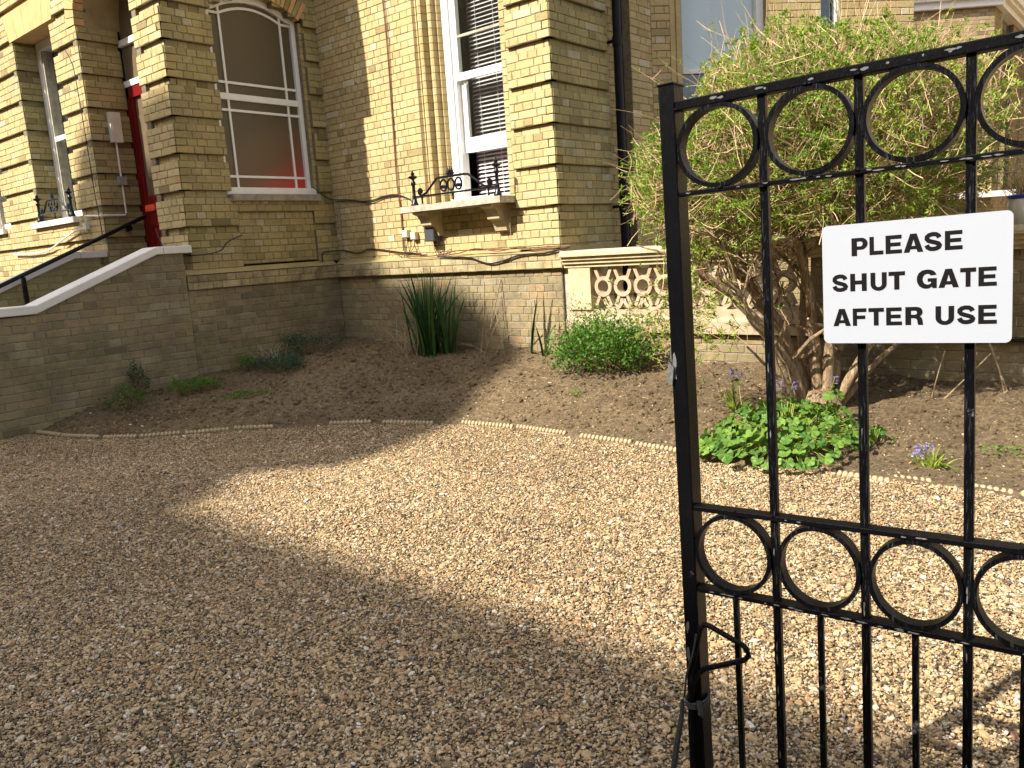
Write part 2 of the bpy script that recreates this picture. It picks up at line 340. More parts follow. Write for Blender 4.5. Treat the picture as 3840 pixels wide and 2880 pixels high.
def flush_pieces(owners_of_thing):            # the 300 largest in view become bricks of their own, the rest one joined part per wall
    ids = [p for p in PIECES if p[0] in owners_of_thing]
    ids.sort(key=lambda p: -p[5]); big = ids[:300]; rest = ids[300:]
    for ow, vs, fs, t, mat, _ in big:
        mb = MB(); mb.add(vs, fs, t); mb.build('brick', mat, ow)
    g = {}
    for ow, vs, fs, t, mat, _ in rest: g.setdefault((ow, mat), MB()).add(vs, fs, t)
    for (ow, mat), mb in g.items(): mb.build('brickwork', mat, ow, kind='stuff')
    keep = [p for p in PIECES if p[0] not in owners_of_thing]; PIECES.clear(); PIECES.extend(keep)

X = (1, 0, 0); Y = (0, 1, 0)
house = thing('brick_house', (-8, 6.4, -1.0), 'large yellow brick house with rusticated porch pillars and sunlit bay behind the soil bed', 'house')
HW = []
PC = .735; PP = .297; RD = .044
XC = -8.13; YF = 4.43; YM = 6.40; YP = 6.32
# porch front: u = x, wall faces -Y
def porch_iv(z, k):
    rec = RD if (k % 5 == 0 and z > .355) else 0
    iv = []
    segs = [(-15.2, XC-rec)]
    holes = []
    if z < 2.86: holes.append((-10.05-rec, -8.72+rec))
    elif z < 2.86+.675:
        h = math.sqrt(max(0, .675**2-(z-2.86)**2)); holes.append((-9.375-h, -9.375+h))
    if .72 < z < 3.06: holes.append((-11.93-rec, -10.76+rec))
    if .72 < z < 3.06: holes.append((-14.4-rec, -13.22+rec))
    if 3.06 < z < 3.41:
        s = (z-3.06)*.35; holes.append((-11.93-.1-s, -10.76+.1+s))
    for h0, h1 in sorted(holes):
        out = []
        for a, b in segs:
            if h1 <= a or h0 >= b: out.append((a, b))
            else:
                if h0 > a: out.append((a, h0))
                if h1 < b: out.append((h1, b))
        segs = out
    return segs
rust = lambda k, z: -RD if (k % 5 == 0 and z > .355) else 0
HW.append(wall('porch_front_wall', house, (0, YF, 0), X, (0, -1, 0), -1.3, 3.66, porch_iv, PC, M_BR, off=rust, worn=.8))
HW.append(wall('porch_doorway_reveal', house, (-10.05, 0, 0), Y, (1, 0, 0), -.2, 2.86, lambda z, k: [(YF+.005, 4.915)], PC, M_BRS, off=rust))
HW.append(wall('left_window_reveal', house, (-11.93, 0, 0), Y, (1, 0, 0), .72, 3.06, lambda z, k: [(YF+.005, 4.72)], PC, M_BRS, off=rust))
HW.append(wall('far_window_reveal', house, (-14.4, 0, 0), Y, (1, 0, 0), .72, 3.06, lambda z, k: [(YF+.005, 4.72)], PC, M_BRS, off=rust))
# porch side wall with the arched window: u = y, faces +X
WR = .88
def side_iv(z, k):
    rec = RD if (k % 5 == 0 and z > .355) else 0
    if z < -.04 or z > 3.0: return [(YF+rec, YM)]
    if .70 < z < 2.93:
        hw = .60 if z < 2.72 else min(.60, math.sqrt(max(0, 1.76*(2.93-z))))
        l = max(5.01-rec*.6 if z < 2.75 else 0, 5.57-hw) if z < 2.75 else 5.57-hw
        return [(YF+rec, l), (max(5.57+hw if z > 2.75 else 6.2, 5.57+hw), YM)]
    if 0 < z < .62: return [(YF+rec, 5.05), (6.08, YM)]
    return [(YF+rec, YM)]
def side_off(k, z): return 0
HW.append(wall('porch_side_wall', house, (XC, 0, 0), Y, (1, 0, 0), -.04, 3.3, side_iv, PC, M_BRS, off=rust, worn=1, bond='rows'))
HW.append(wall('window_margin', house, (XC-RD, 0, 0), Y, (1, 0, 0), .70, 2.75, lambda z, k: [(6.15, 6.2)], PC, M_BRS, worn=1))
HW.append(wall('window_apron_panel', house, (XC-.03, 0, 0), Y, (1, 0, 0), 0, .62, lambda z, k: [(5.05, 6.08)], PC-.01, M_BRS, worn=1, bond='rows', tadd=.1))
# main wall
def main_iv(z, k):
    if .50 < z < 4: return [(XC-.12, -6.5), (-5.3, -5.17)]
    return [(XC-.12, -5.17)]
HW.append(wall('main_wall', house, (0, YM, 0), X, (0, -1, 0), -.04, 3.35, main_iv, PP, M_BR, worn=.3, bond='rows', cell=.3375, tadd=.04))
prust = lambda k, z: -.04 if (k % 5 == 0 and z > .29) else 0
HW.append(wall('pier_front', house, (0, YP, 0), X, (0, -1, 0), -.04, 3.2, lambda z, k: [(-5.17, -4.64-(.04 if (k % 5 == 0 and z > .29) else 0))], PP, M_BR, off=prust, worn=1, bond='rows'))
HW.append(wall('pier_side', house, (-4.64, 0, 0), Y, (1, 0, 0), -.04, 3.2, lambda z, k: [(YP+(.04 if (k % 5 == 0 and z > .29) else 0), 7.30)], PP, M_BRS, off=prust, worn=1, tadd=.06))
HW.append(wall('pipe_recess_wall', house, (-4.70, 0, 0), Y, (1, 0, 0), -1.4, 3.2, lambda z, k: [(7.30, 7.62)], PP, M_BR))
# plinth band and plinth wall
HW.append(wall('plinth_band', house, (0, 6.29, 0), X, (0, -1, 0), -.235, -.075, lambda z, k: [(XC+.05, -4.61)], -.235-.152, M_BRD, worn=.6, thick=.2, tadd=.1))
HW.append(wall('side_plinth_band', house, (XC+.05, 0, 0), Y, (1, 0, 0), -.235, -.075, lambda z, k: [(4.33, 6.30)], -.235-.152, M_BRD, worn=1, thick=.2))
HW.append(wall('plinth_wall', house, (0, 6.345, 0), X, (0, -1, 0), -1.4, -.235, lambda z, k: [(XC+.03, -4.66)], -.235-20*CH, M_BRW, M_MORTW, worn=.6, bond='rows', tadd=.22))
HW.append(wall('side_plinth_wall', house, (XC+.02, 0, 0), Y, (1, 0, 0), -1.4, -.235, lambda z, k: [(4.33, 6.35)], -.235-20*CH, M_BRW, M_MORTW, worn=1, tadd=.1))
mb = MB(); f = F((0, 6.29, 0), X, (0, -1, 0))   # weathered slope on top of the band
mb.add([(XC, 6.41, -.02), (-4.6, 6.41, -.02), (-4.6, 6.28, -.075), (XC+.05, 6.28, -.075)], [(0, 3, 2, 1)])
mb.add([(XC-.01, 4.33, -.02), (XC-.01, 6.3, -.02), (XC+.06, 6.3, -.075), (XC+.06, 4.33, -.075)], [(0, 3, 2, 1)])
mb.add([(-4.64, 6.3, -.02), (-4.64, 7.3, -.02), (-4.6, 7.3, -.075), (-4.6, 6.28, -.075)], [(0, 3, 2, 1)])
mb.build('band_weathering', M_BRS, house)
# canted bay wall to the right
CP = Vector((-4.56, 8.05, 0)); CE = Vector((.66, .75, 0)).normalized(); CN = Vector((CE.y, -CE.x, 0))
HW.append(wall('return_wall', house, (-4.56, 0, 0), Y, (1, 0, 0), -1.4, 3.3, lambda z, k: [(7.62, 8.05)], PP-.02, M_BR, tadd=.05, worn=.2))
def cant_iv(z, k):
    h = []
    o = [(0, 3.1)]
    if z > .95: return [(0, .35), (1.32, 1.97), (2.21, 3.1)]
    return o
HW.append(wall('bay_wall', house, CP, CE, CN, -1.4, 3.6, cant_iv, PP+.01, M_BR, worn=.3, tadd=.05))
# upper floors, out of frame: plain boxes in brick
mb = MB(); mb.box((-15.2, YF+.005, 3.66), (XC, YM+3, 6.6)); mb.box((XC, YM+.005, 3.36), (-5.17, 9, 6.6)); mb.box((-5.17, YP+.005, 3.2), (-4.64, 9, 6.6)); mb.box((-15.2, 4.52, 3.66), (-15.1, 9, 3.7))
mb.build('upper_storey', M_BT, house)
f = F(CP, CE, CN); mb = MB(); mb.prism([(0, 3.6), (3.1, 3.6), (3.1, 6.6), (0, 6.6)], f, -.1, .0); mb.build('bay_upper_storey', M_BT, house)
mb = MB(); mb.box((-15.4, YF-.2, 6.6), (XC+.2, 10, 6.75)); mb.box((XC+.2, YM-.3, 6.6), (-1, 10.5, 6.75)); mb.build('roof', M_ROOF, house)
mb = MB(); mb.box((-15.2, 4.52, -1.4), (-15.1, 9, 3.66)); mb.build('end_wall', M_BT, house)
# unseen bracket added on the porch corner to step the main wall's shadow edge
mb = MB(); mb.prism([(0, 3.33), (.14, 3.33), (.13, 3.9), (.09, 4.5), (.03, 5.2), (0, 5.6)], lambda u, z, d: Vector((XC+.004+u, YF+d, z)), 0, .3); mb.build('shadow_step_bracket', M_STONE, house)
# gauged flat arch over the left windows
for xa, xb in ((-11.93, -10.76), (-14.4, -13.22)):
    lin = MB().build('flat_arch', M_MORT, house) ; n = 15
    for i in range(n):
        a0, a1 = xa-.1+(xb-xa+.2)*i/n, xa-.1+(xb-xa+.2)*(i+1)/n; s = .12
        k0, k1 = (i/n-.5)*2*s, ((i+1)/n-.5)*2*s
        mb = MB(); mb.prism([(a0+.0008, 3.062), (a1-.0008, 3.062), (a1+k1-.0008, 3.408), (a0+k0+.0008, 3.408)], F((0, YF, 0), X, (0, -1, 0)), -.28, .003+random.random()*.002, tintv()); mb.build('voussoir', M_RUB, lin)
# doorway arch ring + vault
ar = MB(); ar.prism([(-9.375+.675*math.cos(a), 2.86+.675*math.sin(a)) for a in np.linspace(0, math.pi, 3)], F((0, YF, 0), X, (0, -1, 0)), -.02, -.019); ar = MB().build('door_arch', M_MORT, house)
n = 26
for i in range(n):
    a0, a1 = math.pi*i/n+.008, math.pi*(i+1)/n-.008
    P = [(-9.375+r*math.cos(a), 2.86+r*math.sin(a)) for r, a in ((.665, a0), (.665, a1), (.89, a1), (.89, a0))]
    mb = MB(); mb.prism(P, F((0, YF, 0), X, (0, -1, 0)), -.1, .012+random.random()*.006, tintv()); mb.build('voussoir', M_RUB if i % 3 else M_BR, ar)
mb = MB(); n = 24; vs = []
for i in range(n+1):
    a = math.pi*i/n; vs += [(-9.375+.675*math.cos(a), YF+.01, 2.86+.675*math.sin(a)), (-9.375+.675*math.cos(a), 4.97, 2.86+.675*math.sin(a))]
mb.add(vs, [(2*i, 2*i+1, 2*i+3, 2*i+2) for i in range(n)]); mb.build('porch_vault', M_VAULT, house, smooth=True)
# segmental arch over the side window: voussoirs
mb = MB(); mb.box((-8.36, 4.6, -1.4), (-8.31, 6.6, 3.6)); mb.build('light_leak_blocker', M_DARK, house)  # unseen panel added behind the window to block sunlight leaking through the porch
sa = MB().build('window_arch', M_MORT, house); n = 22; R0 = .97
for i in range(n):
    a0 = -.62+1.24*i/n+.006; a1 = -.62+1.24*(i+1)/n-.006; zc = 2.935-R0
    P = [(5.57+r*math.sin(a), zc+r*math.cos(a)) for r, a in ((R0, a0), (R0, a1), (R0+.23, a1), (R0+.23, a0))]
    mb = MB(); mb.prism(P, F((XC, 0, 0), Y, (1, 0, 0)), -.09, .014+random.random()*.006, tintv()); mb.build('voussoir', M_RUB if i % 2 else M_BRS, sa)
# front door
door = MB(); yd = 4.92
door.box((-10.1, yd, -.25), (-10.0, yd+.06, 2.21)); door.box((-8.80, yd, -.25), (-8.68, yd+.06, 2.21)); door.box((-10.07, yd, 2.08), (-8.68, yd+.06, 2.21))
d = door.build('door_frame', M_RED, house)
mb = MB(); yq = yd+.015
for a, b, c_, e in ((-10.0, -9.93, -.2, 2.08), (-9.92, -8.80, .55, .90), (-9.92, -8.80, -.2, .3), (-9.62, -9.28, .9, 2.08), (-8.9, -8.8, -.2, 2.08), (-9.93, -9.88, .3, .55)): mb.box((a, yq, c_), (b, yq+.045, e))
mb.box((-9.92, yq+.012, .3), (-8.8, yq+.04, .55)); d2 = mb.build('front_door', M_RED, house)
mb = MB(); mb.box((-9.92, yq+.02, .9), (-9.62, yq+.03, 2.08)); mb.box((-9.28, yq+.02, .9), (-8.9, yq+.03, 2.08)); mb.build('door_glass', M_FAN, d2)
mb = MB(); mb.box((-9.955, yd-.012, .725), (-9.72, yq-.001, .80)); mb.box((-9.935, yd-.018, .74), (-9.74, yd-.011, .785)); mb.build('letter_plate', M_PLATE, d2)
mb = MB(); mb.box((-10.07, yd-.01, 2.21), (-8.68, yd+.06, 2.28)); mb.box((-10.07, yd-.01, 2.68), (-8.68, yd+.06, 2.75)); tr_ = mb.build('transom_frame', M_COPE, house)
mb = MB(); mb.box((-10.07, yd+.03, 2.28), (-8.68, yd+.04, 2.68)); mb.box((-10.07, yd+.03, 2.75), (-8.68, yd+.04, 3.55)); mb.build('fanlight_glass', M_FAN, tr_)
# porch floor and inner right jamb
mb = MB(); mb.box((-10.05, YF, -.35), (-8.70, 5.05, -.2)); mb.build('porch_floor', M_STEP, house)
HW.append(wall('inner_jamb', house, (-8.70, 0, 0), Y, (-1, 0, 0), -.2, 2.86, lambda z, k: [(YF+.005, 4.96)], PC, M_BRS))

# arched side window: u = y
f = F((XC, 0, 0), Y, (1, 0, 0)); CY = 5.57
def seg(hw, zs, rise2, n=14, top=2.915): return [(CY+hw*s, top-(hw*s)**2/rise2) for s in np.linspace(-1, 1, n)]
D0 = .045                                    # the frame stands back behind the projecting blocks
aw = MB(); outer = [(CY-.565, .82)] + seg(.565, 0, 1.82, 16, 2.915) + [(CY+.565, .82)]
aw.strip(outer, .085, f, -.13-D0, -.055-D0, closed=True); aw.box((XC-.13-D0, CY-.60, .775), (XC-.03, CY+.60, .852))
W2 = aw.build('arched_window', M_WHITE, house)
mb = MB(); mb.box((XC-.12-D0, CY-.57, 1.81), (XC-.065-D0, CY+.57, 1.878)); mb.build('transom', M_WHITE, W2)
for z in (1.997, 1.70, .98): mb = MB(); mb.box((XC-.11-D0, CY-.56, z-.013), (XC-.075-D0, CY+.56, z+.013)); mb.build('glazing_bar', M_WHITE, W2)
for yy in (CY-.39, CY+.39):
    mb = MB(); mb.box((XC-.112-D0, yy-.0125, .83), (XC-.0765-D0, yy+.0125, 2.84)); mb.build('glazing_bar', M_WHITE, W2)
mb = MB(); mb.strip([(CY+s, 2.815-s*s/1.6) for s in np.linspace(-.39, .39, 14)], .026, f, -.11-D0, -.074-D0); mb.build('arched_bar', M_WHITE, W2)
for s in (-1, 1):
    mb = MB(); mb.box((XC-.11-D0, min(CY+s*.39, CY+s*.56), 2.705), (XC-.074-D0, max(CY+s*.39, CY+s*.56), 2.73)); mb.build('glazing_bar', M_WHITE, W2)
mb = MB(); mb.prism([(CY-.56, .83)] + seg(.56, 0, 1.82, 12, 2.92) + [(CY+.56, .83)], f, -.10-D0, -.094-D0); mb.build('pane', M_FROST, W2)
mb = MB(); mb.box((XC-.06, 4.985, .70), (XC+.055, 6.17, .772)); mb.build('window_sill', M_GREYST, house)

# sash window of the main wall
YW = 6.60
def box_part(name, a, b, mat, par):
    mb = MB(); mb.box(a, b); return mb.build(name, mat, par)
sw = box_part('sash_window', (-6.26, YW, .5), (-6.17, YW+.16, 3.5), M_WHITE, house)
box_part('frame', (-5.36, YW, .5), (-5.28, YW+.16, 3.5), M_WHITE, sw); box_part('frame', (-6.17, YW+.02, .5), (-6.13, YW+.13, 3.5), M_WHITE, sw)
box_part('meeting_rail', (-6.13, YW+.03, 1.79), (-5.36, YW+.075, 1.865), M_WHITE, sw)
box_part('upper_stile', (-6.13, YW+.03, 1.865), (-6.09, YW+.07, 3.5), M_WHITE, sw)
box_part('glazing_bar', (-6.09, YW+.035, 2.225), (-5.36, YW+.065, 2.25), M_SILL, sw)
box_part('lower_stile', (-6.128, YW+.08, 1.04), (-6.05, YW+.12, 1.79), M_WHITE, sw)
box_part('bottom_rail', (-6.13, YW+.078, 1.04), (-5.36, YW+.125, 1.195), M_WHITE, sw)
mb = MB(); mb.box((-6.09, YW+.05, 1.865), (-5.36, YW+.054, 2.225)); mb.box((-6.09, YW+.05, 2.25), (-5.36, YW+.054, 3.5)); mb.box((-6.05, YW+.098, 1.195), (-5.36, YW+.102, 1.79)); mb.build('glass_pane', M_GLASS, sw)
box_part('inner_sill', (-6.26, YW-.06, .5), (-5.3, YW+.2, .56), M_WHITE, sw)
for xx in (-6.03, -5.45):
    mb = MB(); c = [(xx+.022*math.cos(a), YW+.06, 1.775+.022*math.sin(a)-.012) for a in np.linspace(math.pi, 2*math.pi, 8)]; mb.tube(c, .004); mb.build('sash_lift', M_WHITE, sw)
# splayed reveal with two roll mouldings, one moulded brick per course
def reveal_prof(mir=False):
    P = [(-6.50, 6.40), (-6.485, 6.43), (-6.47, 6.43)]
    for cx_, cy_, r in ((-6.43, 6.462, .04), (-6.345, 6.525, .04)):
        P += [(cx_+r*math.cos(a), cy_+r*math.sin(a)) for a in np.linspace(math.pi*1.05, math.pi*1.75, 6)]
        P += [(cx_+r*.9, cy_+.02), (cx_+r*.95, cy_+.03)]
    P += [(-6.285, 6.555), (-6.26, 6.60), (-6.26, 6.70), (-6.52, 6.70), (-6.52, 6.41)]
    return P
rv = MB(); pr = reveal_prof(); n = len(pr)
rv.add([(x-.003, y+.003, .5) for x, y in pr]+[(x-.003, y+.003, 3.35) for x, y in pr], [(i, (i+1) % n, n+(i+1) % n, n+i) for i in range(n)])
rvo = rv.build('moulded_reveal', M_MORT, house)
k = 0; z = .53
while z < 3.3:
    mb = MB(); t = min(.8, max(.3, tintv())); jx, jy = random.uniform(-.001, .001), random.uniform(-.001, .001)
    mb.add([(x+jx, y+jy, z+.004) for x, y in pr]+[(x+jx, y+jy, z+.073) for x, y in pr], [(i, (i+1) % n, n+(i+1) % n, n+i) for i in range(n)]+[tuple(range(n))[::-1], tuple(range(n, 2*n))], t)
    mb.build('moulded_brick', M_BR, rvo, smooth=True); z += CH
HW.append(wall('right_reveal', house, (-5.3, 0, 0), Y, (-1, 0, 0), .5, 3.3, lambda z, k: [(6.405, 6.6)], PP, M_BR))
# rooms behind the openings
def room(name, a, b, mat=M_DARK):
    mb = MB(); x0, y0, z0 = a; x1, y1, z1 = b
    mb.add([(x0,y0,z0),(x1,y0,z0),(x1,y1,z0),(x0,y1,z0),(x0,y0,z1),(x1,y0,z1),(x1,y1,z1),(x0,y1,z1)], [(0,1,2,3),(4,7,6,5),(1,5,6,2),(2,6,7,3),(3,7,4,0)])
    return mb.build(name, mat, house)
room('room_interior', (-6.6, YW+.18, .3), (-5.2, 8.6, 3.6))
mb = MB(); vs = []
for i in range(60): x = -6.35+i*.02; y = 7.1+.03*math.sin(i*1.1); vs += [(x, y, .4), (x, y, 3.5)]
mb.add(vs, [(2*i, 2*i+2, 2*i+3, 2*i+1) for i in range(59)]); mb.build('curtain', M_CURT, house, smooth=True)
# left windows (seen edge on)
for xa, xb in ((-11.93, -10.76), (-14.4, -13.22)):
    lw = box_part('sash_window', (xa, 4.70, .74), (xa+.09, 4.86, 3.06), M_WHITE, house)
    box_part('frame', (xb-.09, 4.70, .74), (xb, 4.86, 3.06), M_WHITE, lw); box_part('frame', (xa+.09, 4.70, 2.96), (xb-.09, 4.86, 3.06), M_WHITE, lw)
    box_part('staff_bead', (xa+.09, 4.72, .74), (xa+.13, 4.84, 2.96), M_SILL, lw)
    box_part('meeting_rail', (xa+.13, 4.71, 1.79), (xb-.09, 4.78, 1.85), M_WHITE, lw); box_part('bottom_rail', (xa+.13, 4.75, .74), (xb-.09, 4.80, .86), M_WHITE, lw)
    mb = MB(); mb.box((xa+.13, 4.77, .86), (xb-.09, 4.775, 2.96)); mb.build('glass_pane', M_GLASS, lw)
    room('room_interior', (xa-.3, 4.88, .5), (xb+.3, 6.3, 3.3))
    box_part('window_sill', (xa-.22, 4.365, .665), (xb+.01, 4.70, .735), M_COPE, house)
    box_part('net_curtain', (xa+.05, 4.9, .74), (xb, 4.905, 3.1), M_PLASTER, lw)
# bay windows
f = F(CP, CE, CN)
for (a, b, zb) in ((.35, 1.32, .95), (1.97, 2.21, .95)):
    fw = .05; mb = MB()
    mb.prism([(b-fw*(1.6 if b < 1.5 else .8), zb), (b, zb), (b, 3.6), (b-fw*(1.6 if b < 1.5 else .8), 3.6)], f, -.16, -.06); mb.prism([(a, zb), (a+.02, zb), (a+.02, 3.6), (a, 3.6)], f, -.16, -.08); mb.prism([(a, zb), (b, zb), (b, zb+.06), (a, zb+.06)], f, -.16, -.05)
    bw = mb.build('bay_window', M_WHITE, house)
    mb = MB(); mb.prism([(a+.02, 1.75), (b-.03, 1.75), (b-.03, 1.80), (a+.02, 1.80)], f, -.13, -.075); mb.build('meeting_rail', M_WHITE, bw)
    mb = MB(); mb.prism([(a+.02, zb+.06), (b-.08 if b < 1.5 else b-.04, zb+.06), (b-.08 if b < 1.5 else b-.04, 3.6), (a+.02, 3.6)], f, -.12, -.116); mb.build('glass_pane', M_GLASS, bw)
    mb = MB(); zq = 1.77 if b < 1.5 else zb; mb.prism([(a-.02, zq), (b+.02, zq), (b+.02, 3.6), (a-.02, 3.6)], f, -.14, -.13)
    mb.build('pane_backing', plain('painted_sky_reflection', (.88, .95, .97), .7, .06, 2) if b < 1.5 else M_DARK, bw)  # pale panel added, its colour standing in for sky reflected in the glass
# brick jamb splay strips beside the bay window
mb = MB()
for i, u in enumerate((.215, .28)): mb.prism([(u, -1.0), (u+.055, -1.0), (u+.055, 3.6), (u, 3.6)], f, 0, .018+.008*i)
mb.build('jamb_fillet', M_BR, house)
mb = MB(); mb.prism([(.25, .85), (1.42, .85), (1.42, .95), (.25, .95)], f, -.05, .05); mb.build('window_sill', M_SILL, house)
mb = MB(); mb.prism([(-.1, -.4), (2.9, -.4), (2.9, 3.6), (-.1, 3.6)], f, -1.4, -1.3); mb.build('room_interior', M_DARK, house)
# stone shelf sill with two corbels
ws = MB(); ws.box((-6.60, 6.075, .435), (-5.165, 6.60, .50)); sill = ws.build('window_sill', M_SILL, house)
ws.v = []; ws.f = []; ws.t = []
for xa in (-6.44, -5.47):
    mb = MB(); prof = [(6.10, .433), (6.11, .41), (6.17, .39), (6.21, .34), (6.22, .29), (6.27, .27), (6.31, .22), (6.33, .17), (6.40, .17), (6.40, .433)]
    mb.prism(prof, lambda u, z, d, xa=xa: Vector((xa+d, u, z)), 0, .16); mb.build('corbel', M_STONE, house)
flush_pieces(set(HW))

# ---------------------------------------------------------------- window guards
def guard(x0, x1, y, z, label, group):
    t = thing('window_guard', ((x0+x1)/2, y, z), label, 'window guard', group)
    L = x1-x0; f = F((0, y, 0), X, (0, -1, 0))
    prof = [(r_*1.2, z_) for r_, z_ in [(.034, 0), (.034, .02), (.026, .035), (.022, .07), (.017, .085), (.021, .1), (.015, .115), (.014, .21), (.02, .22), (.024, .235), (.02, .25), (.014, .262), (.012, .275), (.035, .29), (.046, .305), (.03, .315), (.012, .325), (.02, .338), (.012, .35), (.003, .375)]]
    for x in (x0, x1): mb = MB(); mb.lathe((x, y, z), prof, 8); mb.build('finial_post', M_BLACKI, t, smooth=True)
    mb = MB(); mb.box((x0+.015, y-.01, z+.083), (x1-.015, y+.01, z+.102)); mb.build('bottom_rail', M_BLACKI, t)
    for fr in (.1, .485, .9): mb = MB(); mb.tube([(x0+L*fr, y, z+.085), (x0+L*fr, y, z+.05), (x0+L*fr, y, z+.015)], [.014, .008, .011], 6); mb.build('drop', M_BLACKI, t)
    def sp(cx_, cz, r, a0, turns, sgn):
        return [(cx_+r*(1-.62*i/16)*math.cos(a0+sgn*turns*2*math.pi*i/16), y, cz+r*(1-.62*i/16)*math.sin(a0+sgn*turns*2*math.pi*i/16)) for i in range(17)]
    top = z+.255
    pts = [(x0+L*.1, y, z+.1), (x0+L*.16, y, z+.125), (x0+L*.30, y, top), (x0+L*.36, y, top+.003), (x0+L*.62, y, top+.003), (x0+L*.68, y, top-.003), (x0+L*.84, y, z+.125), (x0+L*.9, y, z+.1)]
    mb = MB(); mb.tube(pts, .013, 6); mb.build('top_rail', M_BLACKI, t)
    for cx_, s in ((x0+L*.085, 1), (x0+L*.915, -1)):
        mb = MB(); mb.tube(sp(cx_, z+.145, .036, -math.pi/2, 1.2, -s), .012, 6); mb.tube([(cx_, y-.014, z+.148), (cx_, y+.014, z+.148)], .015, 8); mb.build('scroll', M_BLACKI, t)
    for fr in (.38, .47, .56):
        mb = MB(); cc = [(x0+L*fr+.046*math.cos(a), y, z+.175+.058*math.sin(a)) for a in np.linspace(0, 2*math.pi, 17)]; mb.tube(cc, .0105, 6); mb.build('ring', M_BLACKI, t)
        if fr != .47: mb = MB(); mb.tube([(x0+L*fr, y-.016, z+.16), (x0+L*fr, y+.016, z+.16)], .02, 8); mb.build('boss', M_BLACKI, t)
    for i in range(7):
        a = math.radians(90+(i-3)*21); r = .095-.006*abs(i-3); c0 = (x0+L*.47, y, top+.005)
        mb = MB(); mb.tube([c0, (c0[0]+.5*r*math.cos(a), y, c0[2]+.5*r*math.sin(a)), (c0[0]+r*math.cos(a), y, c0[2]+r*math.sin(a))], [.004, .011, .003], 6); mb.build('palmette_lobe', M_BLACKI, t)
    return t
guard(-6.42, -5.235, 6.135, .50, 'black iron guard with rings and fan crest on the sill of the sunlit sash window', 'cast iron window guards')
guard(-11.87, -10.83, 4.395, .735, 'small black cast iron guard on the pale sill left of the porch steps', 'cast iron window guards')
# ---------------------------------------------------------------- venetian blind
bl = thing('venetian_blind', (-5.8, 6.83, .55), 'white slatted blind hanging inside the tall sash window', 'blind')
sm = MB(); sm.add([(-.36, -.021, -.0135), (.36, -.021, -.0135), (.36, .0, .003), (-.36, .0, .003), (.36, .021, .0135), (-.36, .021, .0135)], [(0, 1, 2, 3), (3, 2, 4, 5)]); s0 = sm.build('slat', M_SLAT, None); sme = s0.data; bpy.data.objects.remove(s0)
for i in range(62):
    inst('slat', sme, bl, (-5.72+random.uniform(-.002, .002), 6.83, .58+i*.043), (random.uniform(-.06, .06), random.uniform(-.006, .006), 0))
for xx in (-5.97, -5.72, -5.5):
    mb = MB(); mb.box((xx-.002, 6.81, .57), (xx+.002, 6.813, 3.25)); mb.build('ladder_cord', M_SLAT, bl)
mb = MB(); mb.box((-6.08, 6.81, .55), (-5.36, 6.85, .565)); mb.build('bottom_rail', M_SLAT, bl)

# ---------------------------------------------------------------- entrance steps, parapet walls, handrail
def cope_line(y): return .235 if y > 4.03 else (.235-(4.03-y)*.402 if y > 2.84 else -.245)
def stair_wall(xf, ys, label, mat, tadd, cover):
    t = thing('stair_wall', (xf-.15, 3.4, -1.4), label, 'wall', 'brick parapet walls beside the porch steps')
    dz = 0 if cover else .04
    def iv(z, k):
        out = (2.0, YF-.1)
        lo = out[0]
        if z > -.29: lo = 4.03-(.195-z)/.402
        hi = YF-.11
        return [(lo, hi)] if hi-lo > .05 and z < .165 else []
    ws_ = [wall('wall_face', t, (xf, 0, dz), Y, (1, 0, 0), -1.4, .165, iv, -1.4, mat, M_MORTW, thick=.24, worn=1, tadd=tadd)]
    if cover:
        ws_.append(wall('newel_pier', t, (xf+.045, 0, 0), Y, (1, 0, 0), -1.4, -.325, lambda z, k: [(1.6, 2.81)], -1.4, mat, M_MORTW, thick=.33, worn=1, tadd=tadd))
    # coping
    prof = [(1.6, -.245), (2.80, -.245), (4.03, .235), (4.40, .235), (4.40, .165), (4.05, .165), (2.87, -.315), (1.6, -.325)]
    mb = MB()
    x0, x1 = xf-.27, xf+.035
    for a, b in (((1.6, 0), (2.81, 0)), ((2.813, 0), (4.10, 0)), ((4.103, 0), (4.41, 0))):
        ys_ = sorted({a[0], b[0], *[v for v in (2.83, 4.03) if a[0] < v < b[0]]})
        top = [(y, cope_line(y)+dz) for y in ys_]; bot = [(y, cope_line(y)-.078+dz) for y in ys_[::-1]]
        xx = x1+(.045 if (cover and b[0] < 2.9) else 0)
        mb = MB(); P = top+bot; n = len(P)
        f = lambda u, z, d: Vector((d, u, z))
        mb.prism(P, f, x0, xx); o = mb.build('coping_stone', M_COPE, t)
        bv = o.modifiers.new('b', 'BEVEL'); bv.width = .008; bv.segments = 2; bv.limit_method = 'ANGLE'
    flush_pieces(set(ws_)); return t
stair_wall(XC+.045, 0, 'weathered brick parapet wall with pale sloping coping, nearer side of the porch steps', M_BRW, .1, True)
stair_wall(-10.08, 0, 'brick parapet wall with pale coping, farther side of the porch steps below the handrail', M_BRS, 0, False)
st = thing('stone_steps', (-9.2, 3.2, -1.4), 'flight of stone steps rising between the brick parapet walls to the red door', 'steps')
for i in range(7):
    mb = MB(); mb.box((-10.05, 4.40-i*.29-.30, -1.42), (-8.36, 4.42-i*.29, -.2-i*.172)); mb.build('step', M_STEP, st)
hr = thing('handrail', (-9.9, 3.6, -.2), 'black metal handrail sloping down the porch steps to a short post', 'handrail')
mb = MB(); mb.tube([(-9.92, 4.88, .665), (-9.92, 3.1, -.085), (-9.92, 2.2, -.465)], .024, 8); mb.build('rail', M_PIPE, hr, smooth=True)
mb = MB(); mb.box((-9.94, 3.38, -.85), (-9.9, 3.42, .02)); mb.build('post', M_PIPE, hr)
